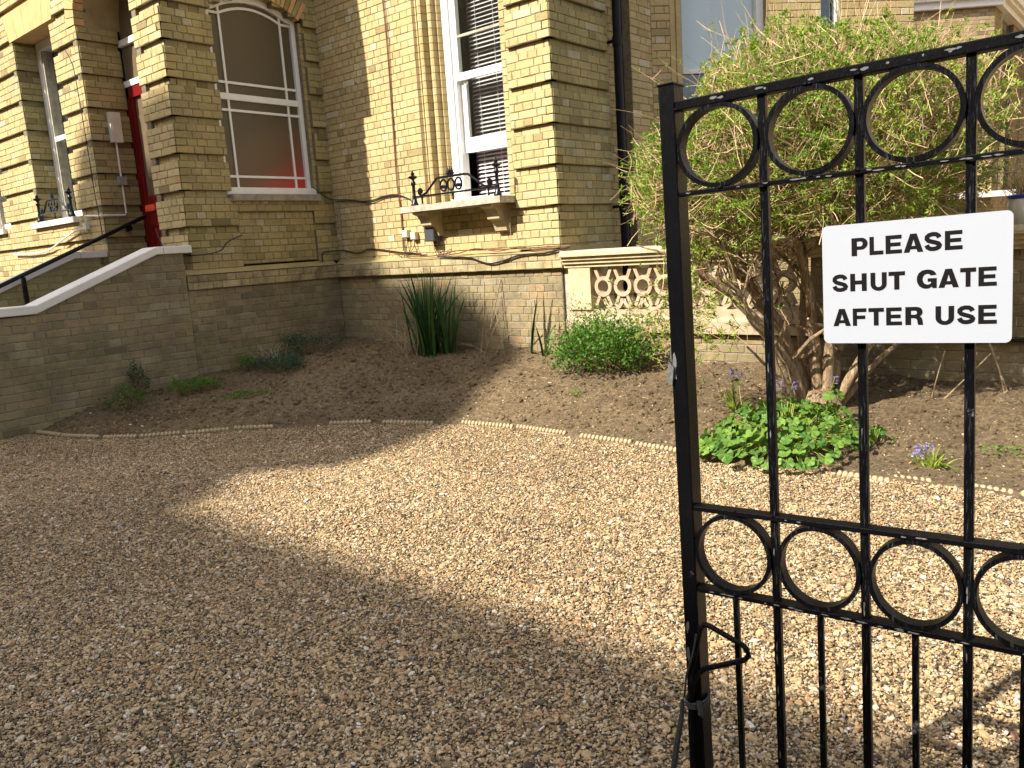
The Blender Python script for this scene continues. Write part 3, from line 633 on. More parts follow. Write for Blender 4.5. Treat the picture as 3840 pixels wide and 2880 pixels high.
mb = MB(); mb.tube([(-9.93, 4.68, .565), (-9.95, 4.68, .5), (-10.04, 4.68, .5)], .012, 6); mb.tube([(-9.95, 4.68, .53), (-9.99, 4.68, .53)], .04, 10); mb.build('wall_bracket', M_PIPE, hr)

# ---------------------------------------------------------------- fittings and cables on the walls
ub = thing('meter_box', (-10.0, 4.7, 1.55), 'narrow cream metal box on the brick doorway reveal beside the red door', 'utility box')
mb = MB(); mb.box((-10.045, 4.64, 1.55), (-9.975, 4.77, 1.9)); o = mb.build('cover', M_BOX, ub); mb = MB(); mb.box((-9.975, 4.655, 1.57), (-9.968, 4.69, 1.88)); mb.build('door_panel', M_BOX, ub)
cd = thing('conduit', (-10.03, 4.7, .68), 'pale conduit pipe running down from the cream box and round the pillar', 'conduit')
mb = MB(); mb.tube([(-10.025, 4.70, 1.55), (-10.025, 4.70, .72), (-10.025, 4.68, .69), (-10.025, 4.45, .69), (-10.03, 4.40, .69), (-10.1, 4.395, .69), (-10.47, 4.395, .72), (-10.48, 4.395, .62)], .011, 8); mb.build('pipe', M_COPE, cd)
mb = MB(); mb.box((-10.05, 4.655, 1.05), (-9.985, 4.745, 1.15)); mb.build('joint_box', M_CABG, cd)
mb = MB(); mb.box((-10.52, 4.37, .555), (-10.44, 4.42, .63)); mb.build('end_box', M_BOX, cd)
def cable(pts, r, mat, label, name='cable', grp='cables clipped to the brickwork'):
    mb = MB(); P = [Vector(p) for p in pts]; Q = []
    for i in range(len(P)-1):        # smooth
        a = P[max(i-1, 0)]; b = P[i]; c = P[i+1]; e = P[min(i+2, len(P)-1)]
        for s in (0, .25, .5, .75): Q.append(.5*((2*b)+(c-a)*s+(2*a-5*b+4*c-e)*s*s+(3*b-a-3*c+e)*s**3))
    Q.append(P[-1]); mb.tube(Q, r, 6); o = mb.build(name, mat, None, smooth=True); return tag(o, label, 'cable', grp)
w3 = lambda L, y: [(x, y, z) for x, z in L]
c1 = [(-6.925, 2.9), (-6.911, 2.331), (-6.925, 1.739), (-6.936, 1.22), (-6.946, .779), (-6.928, .508), (-6.926, .273), (-6.935, .036)]
cable(w3(c1, 6.381), .0055, M_CABB, 'brown cable running down the sunlit wall, left one of a pair')
cable([(x+.016+.006*math.sin(i*2), 6.379, z) for i, (x, z) in enumerate(c1)], .005, M_CABB, 'brown cable running down the sunlit wall, right one of a pair')
cable([(-8.10, 6.08, .858), (-8.10, 6.186, .79), (-8.09, 6.293, .722), (-8.05, 6.35, .706)] + w3([(-7.812, .686), (-7.548, .646), (-7.373, .648), (-7.198, .671), (-7.031, .678), (-6.903, .656), (-6.795, .619), (-6.721, .576), (-6.68, .48)], 6.378), .0065, M_CABK, 'thick black cable looping from the arched window across to the stone shelf')
cable(w3([(-8.07, .69), (-7.81, .672), (-7.5, .63), (-7.35, .635), (-7.198, .66), (-7.031, .668), (-6.93, .66)], 6.372), .005, M_CABK, 'thin black cable just below the thick looping one')
cable(w3([(-8.06, .698), (-8.03, .577), (-8.034, .344), (-8.03, .132), (-8.004, .059), (-7.925, -.03), (-7.653, -.055), (-7.476, -.061), (-7.1, -.06), (-6.803, -.065), (-6.618, -.09)], 6.376), .0085, M_CABG, 'grey cable dropping down the wall corner then along the ledge')
cable([(-8.1, 6.109, -.035), (-8.1, 6.122, .07), (-8.1, 6.211, .089), (-8.09, 6.34, .09)] + w3([(-7.999, .089), (-7.819, .051), (-7.673, .05), (-7.525, .084), (-7.284, .061), (-6.954, .017), (-6.793, .005), (-6.638, -.024), (-6.487, -.05)], 6.374), .008, M_CABK, 'black cable wavering low across the shaded wall corner')
cable(w3([(-6.837, -.002), (-6.656, -.04), (-6.298, -.04), (-6.001, -.005), (-5.744, -.009), (-5.366, -.018), (-5.154, -.021), (-4.948, -.023), (-4.651, -.022), (-4.5, -.03)], 6.285), .0065, M_CABB, 'long brown cable along the ledge under the stone shelf')
cable(w3([(-6.27, -.055), (-6.027, -.07), (-5.793, -.085), (-5.682, -.118), (-5.528, -.157), (-5.351, -.139), (-5.135, -.092), (-4.969, -.083), (-4.809, -.083), (-4.632, -.06), (-4.5, -.04)], 6.265), .0085, M_CABK, 'thick black cable sagging over the ledge near the pier')
cable(w3([(-6.2, -.05), (-5.95, -.03), (-5.7, .005), (-5.4, -.035), (-5.1, -.005), (-4.9, -.05), (-4.62, -.035), (-4.52, -.03)], 6.275), .006, M_CABB, 'thin brown cable twisting among the black ones on the ledge')
cable(w3([(-5.219, .425), (-5.243, .26), (-5.246, .107), (-5.212, .028), (-5.135, -.007)], 6.305), .003, M_STRAW, 'very thin pale wire hanging below the right corbel')
def wallbox(x0, x1, z0, z1, d, mat, label, name='junction_box'):
    t = thing(name, ((x0+x1)/2, 6.38, z0), label, 'junction box', 'boxes on the sunlit wall')
    mb = MB(); mb.box((x0, 6.385-d, z0), (x1, 6.392, z1)); o = mb.build('body', mat, t); bv = o.modifiers.new('b', 'BEVEL'); bv.width = .006; bv.segments = 2
    mb = MB(); mb.box((x0+.008, 6.385-d-.004, z0+.008), (x1-.008, 6.385-d+.001, z1-.008)); mb.build('lid', mat, t)
    return t
wallbox(-6.887, -6.80, .18, .265, .05, M_BOX, 'small white junction box, upper left of two on the sunlit wall')
wallbox(-6.75, -6.67, .15, .235, .05, M_BOX, 'small white junction box, lower right of two on the sunlit wall')
wallbox(-6.46, -6.31, .115, .27, .11, M_GREYB, 'dark grey square box on the wall under the stone shelf')
WL = ['wire from the upper left white box drooping leftwards', 'second wire under the upper left white box, hanging in a loop', 'wire dropping straight from the lower right white box', 'wire curling right from the lower right white box', 'wire hanging from the dark grey box towards the ledge', 'wire leaving the left side of the dark grey box', 'wire in the point below the dark grey box']
for i in range(7):
    x = (-6.85, -6.83, -6.72, -6.70, -6.38, -6.36, -6.40)[i % 7]; x2 = x+random.uniform(-.25, .3); zt = .18 if x < -6.8 else (.15 if x < -6.6 else .115)
    cable([(x, 6.36, zt), (x+random.uniform(-.02, .02), 6.355, zt-.08), ((x+x2)/2+random.uniform(-.05, .05), 6.35, -.02-random.random()*.05), (x2, 6.345, random.uniform(-.05, .04)), (x2+random.uniform(-.1, .15), 6.34, random.uniform(-.04, .0))],
          .0028+random.random()*.002, random.choice((M_CABK, M_CABB, M_CABK)), WL[i], 'wire', 'tangle of thin wires below the wall boxes')
cable([(-10.47, 4.38, .575), (-10.8, 4.375, .55), (-11.3, 4.38, .45), (-11.7, 4.38, .36), (-12.3, 4.38, .34), (-13, 4.38, .36)], .012, M_COPE, 'thick white cable sagging along the wall under the left sill')
cable([(-10.3, 4.385, 2.62), (-10.2, 4.385, 2.5), (-10.14, 4.385, 2.3), (-10.1, 4.385, 1.5), (-10.09, 4.385, 1.0), (-10.08, 4.39, .75), (-10.05, 4.385, .5), (-10.1, 4.385, .42)], .005, M_CABK, 'thin dark wire trailing down the corner of the middle pillar')
cable([(-8.7, 4.38, .45), (-8.6, 4.38, .25), (-8.4, 4.38, .16), (-8.12, 4.38, .14)] + [(-8.085, y, z) for y, z in ((4.5, .13), (4.75, .16), (4.85, .25), (5.0, .31), (5.05, .32))], .006, M_CABK, 'dark cable drooping round the corner pillar above the coping end')
dp = thing('drainpipe', (-4.56, 7.36, -1.4), 'black plastic drainpipe in the corner behind the sunlit pier', 'drainpipe')
mb = MB(); mb.tube([(-4.56, 7.37, -1.4), (-4.56, 7.37, 3.4)], .045, 12); mb.build('pipe', M_PIPE, dp, smooth=True)
for z in (2.0, .35, -.6):
    mb = MB(); mb.tube([(-4.56, 7.37, z-.06), (-4.56, 7.37, z+.03)], .053, 12); mb.build('collar', M_PIPE, dp, smooth=True)
    mb = MB(); mb.box((-4.71, 7.36, z-.02), (-4.56, 7.385, z+.01)); mb.build('clip', M_PIPE, dp)

# ---------------------------------------------------------------- pierced balustrade wall on the right
bt = thing('balustrade_wall', (-3, 6.35, -1.4), 'low garden wall with stone coping and pierced ring panel behind the big shrub', 'wall')
BW = []
BW.append(wall('base_wall', bt, (0, 6.36, 0), X, (0, -1, 0), -1.42, -.865, lambda z, k: [(-4.62, 3)], -.865-10*CH, M_BRW, M_MORTW, thick=.22, worn=1, tadd=.12))
BW.append(wall('solid_wall', bt, (0, 6.35, 0), X, (0, -1, 0), -.845, -.235, lambda z, k: [(-2.25, 3)], -.235-10*CH, M_BRW, M_MORTW, thick=.2, worn=1))
flush_pieces(set(BW))
def extr(name, prof, x0, x1, mat):
    mb = MB(); mb.prism(prof, lambda u, z, d: Vector((d, u, z)), x0, x1); return mb.build(name, mat, bt)
cop = [(6.22, -.105), (6.25, -.075), (6.62, -.075), (6.65, -.20), (6.30, -.235), (6.30, -.205), (6.275, -.20), (6.275, -.17), (6.25, -.165), (6.25, -.135), (6.22, -.13)]
for a, b in ((-4.60, -3.4), (-3.396, -2.3), (-2.296, -1.1), (-1.096, .2), (.204, 3)): extr('coping_stone', cop, a, b, M_STONE)
extr('post', [(6.31, -.235), (6.62, -.235), (6.62, -.64), (6.31, -.64)], -4.56, -4.31, M_STONE); extr('post_side', [(6.36, -.236), (6.6, -.236), (6.6, -.85), (6.36, -.85)], -4.64, -4.563, M_SILL)
for a, b in ((-4.60, -3.2), (-3.196, -2.25)): extr('base_stone', [(6.33, -.64), (6.62, -.64), (6.62, -.845), (6.29, -.845), (6.29, -.74), (6.33, -.71)], a, b, M_PINKST)
extr('string_stone', [(6.30, -.848), (6.6, -.848), (6.6, -.864), (6.335, -.864)], -4.6, 3, M_DARK)
f = F((0, 6.375, 0), X, (0, -1, 0)); px = -4.185; k = 0
while px < -2.45:
    cz = -.425; mb = MB(); mb.strip([(px+.077*math.cos(a), cz+.078*math.sin(a)) for a in np.linspace(0, 2*math.pi, 20, endpoint=False)], .036, f, -.055, .04, closed=True); mb.build('ring', M_PINKST, bt)
    mb = MB()
    for s in (-1, 1):
        mb.strip([(px+s*.05, cz+.08), (px+s*.092, cz+.18)], .032, f, -.05, .036+.0007*s)
        mb.strip([(px+s*.045, cz-.09), (px+s*.085, cz-.18)], .03, f, -.05, .036+.0007*s)
    mb.strip([(px+.085, cz+.178), (px+.13, cz+.178)], .028, f, -.05, .034); mb.build('strut', M_PINKST, bt)
    mb = MB(); mb.strip([(px+.107+.095*math.cos(a), cz-.115+.095*math.sin(a)) for a in np.linspace(math.pi, 2*math.pi, 10)], .034, f, -.05, .038); mb.build('half_ring', M_PINKST, bt)
    px += .2135

# ---------------------------------------------------------------- neighbour house far right
nb = thing('neighbour_house', (-3, 20, -1.4), 'distant brick house with pale cornice, far right behind the shrub and gate', 'house')
A = Vector((-7.2, 17.23, 0)); B = Vector((-3.35, 20.28, 0)); E = (B-A).normalized(); NN = Vector((E.y, -E.x, 0)); LN = (B-A).length
NW = [wall('front_wall', nb, A, E, NN, -.6, 4.3, lambda z, k: [(0, LN)], 0, M_BRF, worn=.2), wall('side_wall', nb, (-3.35, 0, 0), Y, (1, 0, 0), -.6, 4.3, lambda z, k: [(20.28, 21.1), (22.6, 24)] if z > .55 else [(20.28, 24)], 0, M_BRF, worn=.2)]
flush_pieces(set(NW))
f = F(A, E, NN); mb = MB()
for a, b, d in ((4.28, 4.42, .12), (4.42, 4.5, .2), (4.5, 4.75, .26), (4.75, 5.3, .34)):
    mb.prism([(0, a), (LN+d, a), (LN+d, b), (0, b)], f, -.2, d)
mb.build('cornice', M_COPE, nb)
mb = MB()
for a, b, d in ((4.285, 4.42, .12), (4.42, 4.5, .2), (4.5, 4.75, .26), (4.75, 5.3, .34)): mb.box((-3.45, 20.3, a), (-3.35+d, 24, b))
mb.build('side_cornice', M_COPE, nb)
for u in (1.6, 3.6, LN-.45):
    mb = MB(); mb.prism([(u, -.6), (u+.45, -.6), (u+.45, 3.6), (u, 3.6)], f, 0, .09); mb.build('pilaster', M_BT, nb)
mb = MB(); mb.box((-3.5, 21.1, .55), (-3.42, 22.6, 4.3)); mb.build('window_glass', M_GLASS, nb); mb = MB(); mb.box((-3.42, 21.1, .55), (-3.36, 21.22, 4.3)); mb.box((-3.42, 21.22, 2.2), (-3.37, 22.6, 2.3)); mb.build('window_frame', M_WHITE, nb)
mb = MB(); mb.box((-3.9, 21.12, .5), (-3.55, 22.6, 4.3)); mb.build('room_interior', M_DARK, nb)
mb = MB(); mb.prism([(LN-2.3, .38), (LN+.3, .38), (LN+.3, .5), (LN-2.3, .5)], f, -.1, .5); mb.build('sill', M_COPE, nb)
mb = MB(); mb.tube([A+E*2.6+NN*.25+Vector((0, 0, 5.2)), A+E*2.45+NN*.28+Vector((0, 0, 4.5)), A+E*2.1+NN*.12+Vector((0, 0, 3.9)), A+E*2.1+NN*.12+Vector((0, 0, -.6))], .09, 8); mb.build('downpipe', M_PIPE, nb)
mb = MB(); mb.box((-9, 24, -1.4), (12, 24.2, 7)); mb.build('rear_wall', M_BT, nb)
mb = MB(); mb.box((-8, 20.4, 5.3), (-3.3, 24, 7)); mb.build('upper_storey', M_BT, nb)

# ---------------------------------------------------------------- unseen caster behind the camera: flat outline shaped to shade the place
t = thing('unseen_shade_caster', (0, -16, -1.42), 'unseen flat wall behind the camera, outline shaped to cast the foreground shade', 'house')
K = math.cos(math.radians(SUN_EL))*.942/math.sin(math.radians(SUN_EL)); YC = -15.0
def sil(s, ty): return (s+.356*YC, (ty-YC)/K-EYE)
mb = MB(); P = [(-40, -EYE), (30, -EYE), (30, sil(0, 2.22)[1]), sil(-5.25, 2.22), sil(-5.55, 2.55), sil(-5.95, 2.9), sil(-6.05, 3.2), sil(-5.65, 3.6), sil(-6.25, 4.75), sil(-7.15, 6.4), sil(-7.75, 7.1), sil(-8.4, 7.5), sil(-9.55, 7.65), sil(-9.7, 8.15), sil(-11.9, 7.95), sil(-12.35, 7.0), sil(-12.5, 5.4), (-40, sil(0, 5.2)[1])]
mb.prism(P, lambda u, z, d: Vector((u, YC+d, z)), -.35, 0); mb.build('wall', M_BT, t)

# ---------------------------------------------------------------- ground
bm = MB(); bm.add([(-90, -60, -EYE-.04), (90, -60, -EYE-.04), (90, 90, -EYE-.04), (-90, 90, -EYE-.04)], [(0, 1, 2, 3)]); g = bm.build('ground', M_GROUND, None, kind='structure')
RX = [-12, -8.55, -8.03, -7.62, -7.16, -6.68, -6.33, -5.98, -5.58, -5.24, -4.71, -4.22, -3.68, -3.33, -2.57, -1.31, -.55, 4]
RY = [2.5, 2.67, 2.65, 2.70, 2.84, 3.15, 3.49, 3.81, 4.10, 4.29, 4.50, 4.67, 4.70, 4.65, 4.59, 4.57, 4.57, 4.6]
def yrope(x): return np.interp(x, RX, RY)
def soilz(x, y):
    yr = yrope(x); hw = np.interp(x, [-8.2, -4.63, -3.26, -1, 4], [-1.0, -1.06, -1.09, -1.17, -1.2])
    tt = (y-yr)/(6.32-yr); z = np.where(tt > 0, -1.395+(hw+1.395)*np.clip(tt, 0, 1.2), -1.395+tt*1.2)
    z = z + .09*np.exp(-((x+8.13)/.35)**2)*np.clip(tt*6, 0, 1)*np.clip(1.2-tt*1.6, 0, 1)
    return z
_g = rng.random((8, 64, 64))
def vnoise(x, y, sc_, k):
    gx = (x*sc_) % 64; gy = (y*sc_) % 64; ix = np.floor(gx).astype(int); iy = np.floor(gy).astype(int); fx = gx-ix; fy = gy-iy; fx = fx*fx*(3-2*fx); fy = fy*fy*(3-2*fy)
    G = _g[k]; a = G[ix % 64, iy % 64]; b = G[(ix+1) % 64, iy % 64]; c = G[ix % 64, (iy+1) % 64]; d = G[(ix+1) % 64, (iy+1) % 64]
    return (a*(1-fx)+b*fx)*(1-fy)+(c*(1-fx)+d*fx)*fy-.5
def rough(x, y):
    yr = yrope(x); e = np.clip((y-yr)/.8, .12, 1)
    return e*(.05*vnoise(x, y, 2.1, 0)+.035*vnoise(x, y, 6, 1)+.024*vnoise(x, y, 15, 2)+.016*vnoise(x, y, 33, 3))
def soilh(x, y): x = np.asarray(x, float); y = np.asarray(y, float); return soilz(x, y)+rough(x, y)
xs = np.arange(-8.4, 4.0, .026); ys = np.arange(2.45, 6.45, .026); GX, GY = np.meshgrid(xs, ys); GZ = soilh(GX, GY); GZ = np.where(GX < -8.12, np.minimum(GZ, -1.3), GZ)
me = bpy.data.meshes.new('soil'); nx, ny = len(xs), len(ys); V = np.stack([GX.ravel(), GY.ravel(), GZ.ravel()], 1)
ii = (np.arange(ny-1)[:, None]*nx+np.arange(nx-1)[None]).ravel(); Fq = np.stack([ii, ii+1, ii+nx+1, ii+nx], 1)
me.vertices.add(len(V)); me.vertices.foreach_set('co', V.ravel()); me.loops.add(Fq.size); me.loops.foreach_set('vertex_index', Fq.ravel().astype(np.int32)); me.polygons.add(len(Fq)); me.polygons.foreach_set('loop_start', (np.arange(len(Fq))*4).astype(np.int32)); me.update(calc_edges=True); me.validate()
me.polygons.foreach_set('use_smooth', [True]*len(Fq)); me.materials.append(M_SOIL); o = bpy.data.objects.new('soil', me); COL.objects.link(o); o['kind'] = 'structure'

# gravel and clods: points carrying instanced stones
def stone_field(name, P, sz, mat, subdiv=1, flat=.6, noise_amt=.35, seed=0, nvar=4, kind='stuff', label=None):
    n = len(P); me = bpy.data.meshes.new(name); me.vertices.add(n); me.vertices.foreach_set('co', np.asarray(P, dtype=np.float32).ravel())
    r = np.random.default_rng(seed+5)
    rot = np.stack([r.normal(0, .35, n), r.normal(0, .35, n), r.uniform(0, 6.28, n)], 1); scl = np.stack([sz*r.uniform(.8, 1.35, n), sz*r.uniform(.65, 1.0, n), sz*flat*r.uniform(.6, 1.1, n)], 1)
    for nm_, d in (('rot', rot), ('scl', scl)): a = me.attributes.new(nm_, 'FLOAT_VECTOR', 'POINT'); a.data.foreach_set('vector', d.astype(np.float32).ravel())
    a = me.attributes.new('idx', 'INT', 'POINT'); a.data.foreach_set('value', r.integers(0, nvar, n).astype(np.int32))
    o = bpy.data.objects.new(name, me); COL.objects.link(o); o['kind'] = kind; me.materials.append(mat)
    ng = bpy.data.node_groups.new(name+'_scatter', 'GeometryNodeTree'); ng.interface.new_socket('Geometry', in_out='INPUT', socket_type='NodeSocketGeometry'); ng.interface.new_socket('Geometry', in_out='OUTPUT', socket_type='NodeSocketGeometry')
    L = ng.links.new; gi = ng.nodes.new('NodeGroupInput'); go = ng.nodes.new('NodeGroupOutput'); jn = ng.nodes.new('GeometryNodeJoinGeometry')
    for v in range(nvar):
        ic = ng.nodes.new('GeometryNodeMeshIcoSphere'); ic.inputs['Radius'].default_value = 1; ic.inputs['Subdivisions'].default_value = subdiv
        sp = ng.nodes.new('GeometryNodeSetPosition'); ps = ng.nodes.new('GeometryNodeInputPosition'); ad = ng.nodes.new('ShaderNodeVectorMath'); ad.operation = 'ADD'; ad.inputs[1].default_value = (v*7.3+seed, v*3.1, v*5.7)
        nz = ng.nodes.new('ShaderNodeTexNoise'); nz.inputs['Scale'].default_value = 1.1; nz.inputs['Detail'].default_value = 1; sb = ng.nodes.new('ShaderNodeVectorMath'); sb.operation = 'SUBTRACT'; sb.inputs[1].default_value = (.5, .5, .5)
        ml = ng.nodes.new('ShaderNodeVectorMath'); ml.operation = 'SCALE'; ml.inputs['Scale'].default_value = noise_amt*4
        L(ps.outputs[0], ad.inputs[0]); L(ad.outputs[0], nz.inputs['Vector']); L(nz.outputs['Color'], sb.inputs[0]); L(sb.outputs[0], ml.inputs[0]); L(ic.outputs[0], sp.inputs[0]); L(ml.outputs[0], sp.inputs['Offset'])
        gs = ng.nodes.new('GeometryNodeGeometryToInstance'); L(sp.outputs[0], gs.inputs[0]); L(gs.outputs[0], jn.inputs[0])
    def na(nm_, ty): a = ng.nodes.new('GeometryNodeInputNamedAttribute'); a.data_type = ty; a.inputs[0].default_value = nm_; return a.outputs[0]
    ip = ng.nodes.new('GeometryNodeInstanceOnPoints'); ip.inputs['Pick Instance'].default_value = True
    L(gi.outputs[0], ip.inputs['Points']); L(jn.outputs[0], ip.inputs['Instance']); L(na('idx', 'INT'), ip.inputs['Instance Index']); L(na('rot', 'FLOAT_VECTOR'), ip.inputs['Rotation']); L(na('scl', 'FLOAT_VECTOR'), ip.inputs['Scale'])
    sm_ = ng.nodes.new('GeometryNodeSetMaterial'); sm_.inputs['Material'].default_value = mat; L(ip.outputs[0], sm_.inputs[0]); L(sm_.outputs[0], go.inputs[0])
    md = o.modifiers.new('scatter', 'NODES'); md.node_group = ng
    return o
def scatter(n, x0, x1, y0, y1, fn_, z_):
    p = np.stack([rng.uniform(x0, x1, n), rng.uniform(y0, y1, n)], 1); k = fn_(p[:, 0], p[:, 1]); p = p[k]; return np.column_stack([p, z_(p[:, 0], p[:, 1])])
def inview(x, y, z=-1.42, m=.06):
    d = x*Ww.x+y*Ww.y+z*Ww.z; u = (x*Rr.x+y*Rr.y+z*Rr.z)/d; v = (x*Uu.x+y*Uu.y+z*Uu.z)/d; return (d > .3) & (np.abs(u) < .642+m) & (v > -.482-m) & (v < .5)
def und(x, y):
    a = .55; u = x*math.cos(a)+y*math.sin(a); v = -x*math.sin(a)+y*math.cos(a)
    return .012*vnoise(x, y, .9, 4)*2+.006*vnoise(x, y, 2.7, 5)*2+.011*vnoise(u*.35, v*1.0, 2.2, 7)*2+.003*vnoise(x, y, 9, 2)*2
gp = []
for (a, b, dens) in ((.3, 2.4, 26000), (2.4, 3.6, 21000), (3.6, 4.8, 15000)):
    n = int(dens*(b-a)*11)
    gp.append(scatter(n, -9.5, 1.5, a, b, lambda x, y: (y < yrope(x)-.0+.03*vnoise(x, y, 4, 6)) & inview(x, y, -1.42, .25), lambda x, y: -1.418+und(x, y)+rng.uniform(-.001, .007, len(x))))
gp = np.concatenate(gp)
gx_, gy_ = np.meshgrid(np.arange(-9.6, 1.7, .05), np.arange(.1, 5.1, .05)); gz_ = -1.421+und(gx_, gy_); hh_, ww_ = gx_.shape
mbg = MB(); mbg.v = [tuple(p) for p in np.stack([gx_.ravel(), gy_.ravel(), gz_.ravel()], 1)]; mbg.t = [.5]*len(mbg.v); mbg.f = [(j*ww_+i, j*ww_+i+1, (j+1)*ww_+i+1, (j+1)*ww_+i) for j in range(hh_-1) for i in range(ww_-1)]
mbg.build('drive', M_GROUND, None, smooth=True, kind='structure')
sz = rng.lognormal(math.log(.0041), .44, len(gp)); sz = np.clip(sz, .0022, .018); big = rng.random(len(gp)) < .0012; sz[big] = rng.uniform(.013, .02, big.sum())
print('gravel stones', len(gp))
stone_field('gravel', gp, sz, M_GST, 1, .6, .3, 0, 6)
sp_ = scatter(15000, -8.1, 1.2, 2.6, 6.3, lambda x, y: (y > yrope(x)+.02) & inview(x, y, -1.3, .1), lambda x, y: soilh(x, y)+.001); ss = np.clip(rng.lognormal(math.log(.0085), .55, len(sp_)), .003, .036)
stone_field('soil_crumbs', sp_, ss, M_CLOD, 2, .75, .4, 3, 5)
pb = scatter(9000, -8.1, 1.2, 2.6, 6.25, lambda x, y: (y > yrope(x)) & inview(x, y, -1.3, .1) & (rng.random(len(x)) < np.clip(1.1-(y-yrope(x))*.55, .15, 1)), lambda x, y: soilh(x, y)+.002); ss = np.clip(rng.lognormal(math.log(.0055), .35, len(pb)), .003, .014)
stone_field('soil_pebbles', pb, ss, M_GST, 1, .6, .3, 9, 5)

# ---------------------------------------------------------------- rope-topped edging tiles
def arc_pts(path, step):
    out = []; 
    for (x0, y0), (x1, y1) in zip(path[:-1], path[1:]):
        L = math.hypot(x1-x0, y1-y0); n = max(1, int(L/step))
        for i in range(n): s = i/n; out.append((x0+(x1-x0)*s, y0+(y1-y0)*s, math.atan2(y1-y0, x1-x0)))
    return out
bead = bpy.data.meshes.new('bead'); bb = bmesh.new(); bmesh.ops.create_icosphere(bb, subdivisions=2, radius=1); bb.to_mesh(bead); bb.free(); bead.materials.append(M_BEAD); bead.polygons.foreach_set('use_smooth', [True]*len(bead.polygons))
tiles = [((-8.55, 2.67), (-8.05, 2.65)), ((-8.02, 2.65), (-7.62, 2.70)), ((-7.59, 2.70), (-7.17, 2.84)), ((-7.13, 2.86), (-6.82, 3.01)), ((-6.80, 3.03), (-6.55, 3.26)), ((-6.52, 3.29), (-6.27, 3.56)), ((-6.25, 3.59), (-5.98, 3.81)),
         ((-5.58, 4.10), (-5.26, 4.30)), ((-5.15, 4.33), (-4.71, 4.50)), ((-4.49, 4.61), (-4.0, 4.69)), ((-3.97, 4.695), (-3.47, 4.67)), ((-3.33, 4.65), (-2.88, 4.635)), ((-2.85, 4.63), (-2.40, 4.58)),
         ((-1.50, 4.56), (-1.17, 4.52)), ((-1.18, 4.61), (-.98, 4.60)), ((-.82, 4.62), (-.60, 4.59)), ((-.57, 4.585), (-.2, 4.57))]
ORD = 'first second third fourth fifth sixth seventh eighth ninth tenth eleventh twelfth thirteenth fourteenth fifteenth sixteenth seventeenth'.split()
for i, (a, b) in enumerate(tiles):
    w_ = 'half buried ' if i in (13, 14, 15, 16) else ''
    if i == 0: lab = 'buff rope-topped edging tile at the left end of the soil border by the newel pier'
    else: lab = 'buff %srope-topped edging tile, %s counting from the left end of the soil border' % (w_, ORD[i])
    sink = -.012 if w_ else 0
    t = thing('edging_tile', ((a[0]+b[0])/2, (a[1]+b[1])/2, -1.42), lab, 'edging tile', 'rope-topped edging tiles between gravel and soil')
    ang = math.atan2(b[1]-a[1], b[0]-a[0]); L = math.hypot(b[0]-a[0], b[1]-a[1]); zt = -1.395+sink+random.uniform(-.004, .004); tilt = random.uniform(-.008, .008)
    mb = MB(); ux, uy = math.cos(ang), math.sin(ang); f = lambda u, z, d: Vector((a[0]+ux*u-uy*d, a[1]+uy*u+ux*d, z))
    mb.prism([(0, -1.5), (L, -1.5), (L, zt-.012), (0, zt-.012)], f, -.018, .018); mb.build('slab', M_BEAD, t)
    n = max(4, round(L/.034))
    for j in range(n):
        s = (j+.5)/n*L; inst('bead', bead, t, (a[0]+ux*s, a[1]+uy*s, zt+tilt*(j/n-.5)), (0, .35, ang+.55), (.017, .028, .0215))

# ---------------------------------------------------------------- gate
gP = Vector((-0.48378973, 1.42348101, -0.00196014)); gh = Vector((.99882186, .04224698, .0238765)); gv = Vector((-.02424715, .00828278, .99967168)); gn = gh.cross(gv)   # gn points towards the camera (-Y)
if gn.y > 0: gn = -gn
G = lambda a, b, d=0: gP + gh*a + gv*b + gn*d
gate = thing('iron_gate', G(-.28, -1.38), 'black wrought iron gate standing open in front, rows of rings between its rails', 'gate')
def gbox(name, a0, a1, b0, b1, d0, d1, bev=.0015, slope=0, mat=None):
    mb = MB(); mb.prism([(a0, b0), (a1, b0+slope), (a1, b1+slope), (a0, b1)], G, d0, d1); o = mb.build(name, M_GATES if ('stile' in name or 'rail' in name) else M_GATE, gate)
    if bev: bv = o.modifiers.new('b', 'BEVEL'); bv.width = bev; bv.segments = 2
    return o
gbox('latch_stile', -.2995, -.2675, -1.385, .292, -.046, 0.0, .003)
gbox('stile_cap', -.301, -.266, .290, .294, -.048, .002, .001)
GE = 1.14
gbox('hinge_stile', GE, GE+.035, -1.385, .30, -.034, 0, .003)
gbox('top_rail', -.2672, GE, .2405, .2585, -.031, -.003, .002)
gbox('upper_rail', -.2675, GE, .082, .0905, -.031, -.003, .0015)
gbox('middle_rail', -.2675, GE, -.545, -.5345, -.031, -.003, .0015)
gbox('lower_rail', -.2675, GE, -.719, -.7085, -.031, -.003, .0015)
gbox('bottom_rail', -.2675, GE, -1.34, -1.328, -.031, -.003, .0015)
bars = [-.105+.1635*i for i in range(8)]
for a in bars:
    gbox('bar', a-.0073, a+.0073, -1.328, .2405, -.0245, -.0098, .0015)
cells = [-.2675] + bars + [GE]
for i in range(len(cells)-1):
    a0 = cells[i]+(.0065 if i else 0); a1 = cells[i+1]-.0065 if i < len(cells)-2 else cells[i+1]
    cc = (a0+a1)/2; 
    if a1-a0 < .1: continue
    for zc, h in ((.167, .151), (-.627, .1625)):
        rx = (a1-a0)/2-.003; rz = h/2-.0035
        mb = MB(); mb.strip([(cc+rx*math.cos(t_), zc+rz*math.sin(t_)) for t_ in np.linspace(0, 2*math.pi, 48, endpoint=False)], .0083, G, -.031, -.004, closed=True); mb.build('ring', M_GATE, gate, smooth=True)
    gbox('thin_bar', cc-.0054, cc+.0054, -1.328, -.719, -.0225, -.0118, .001)
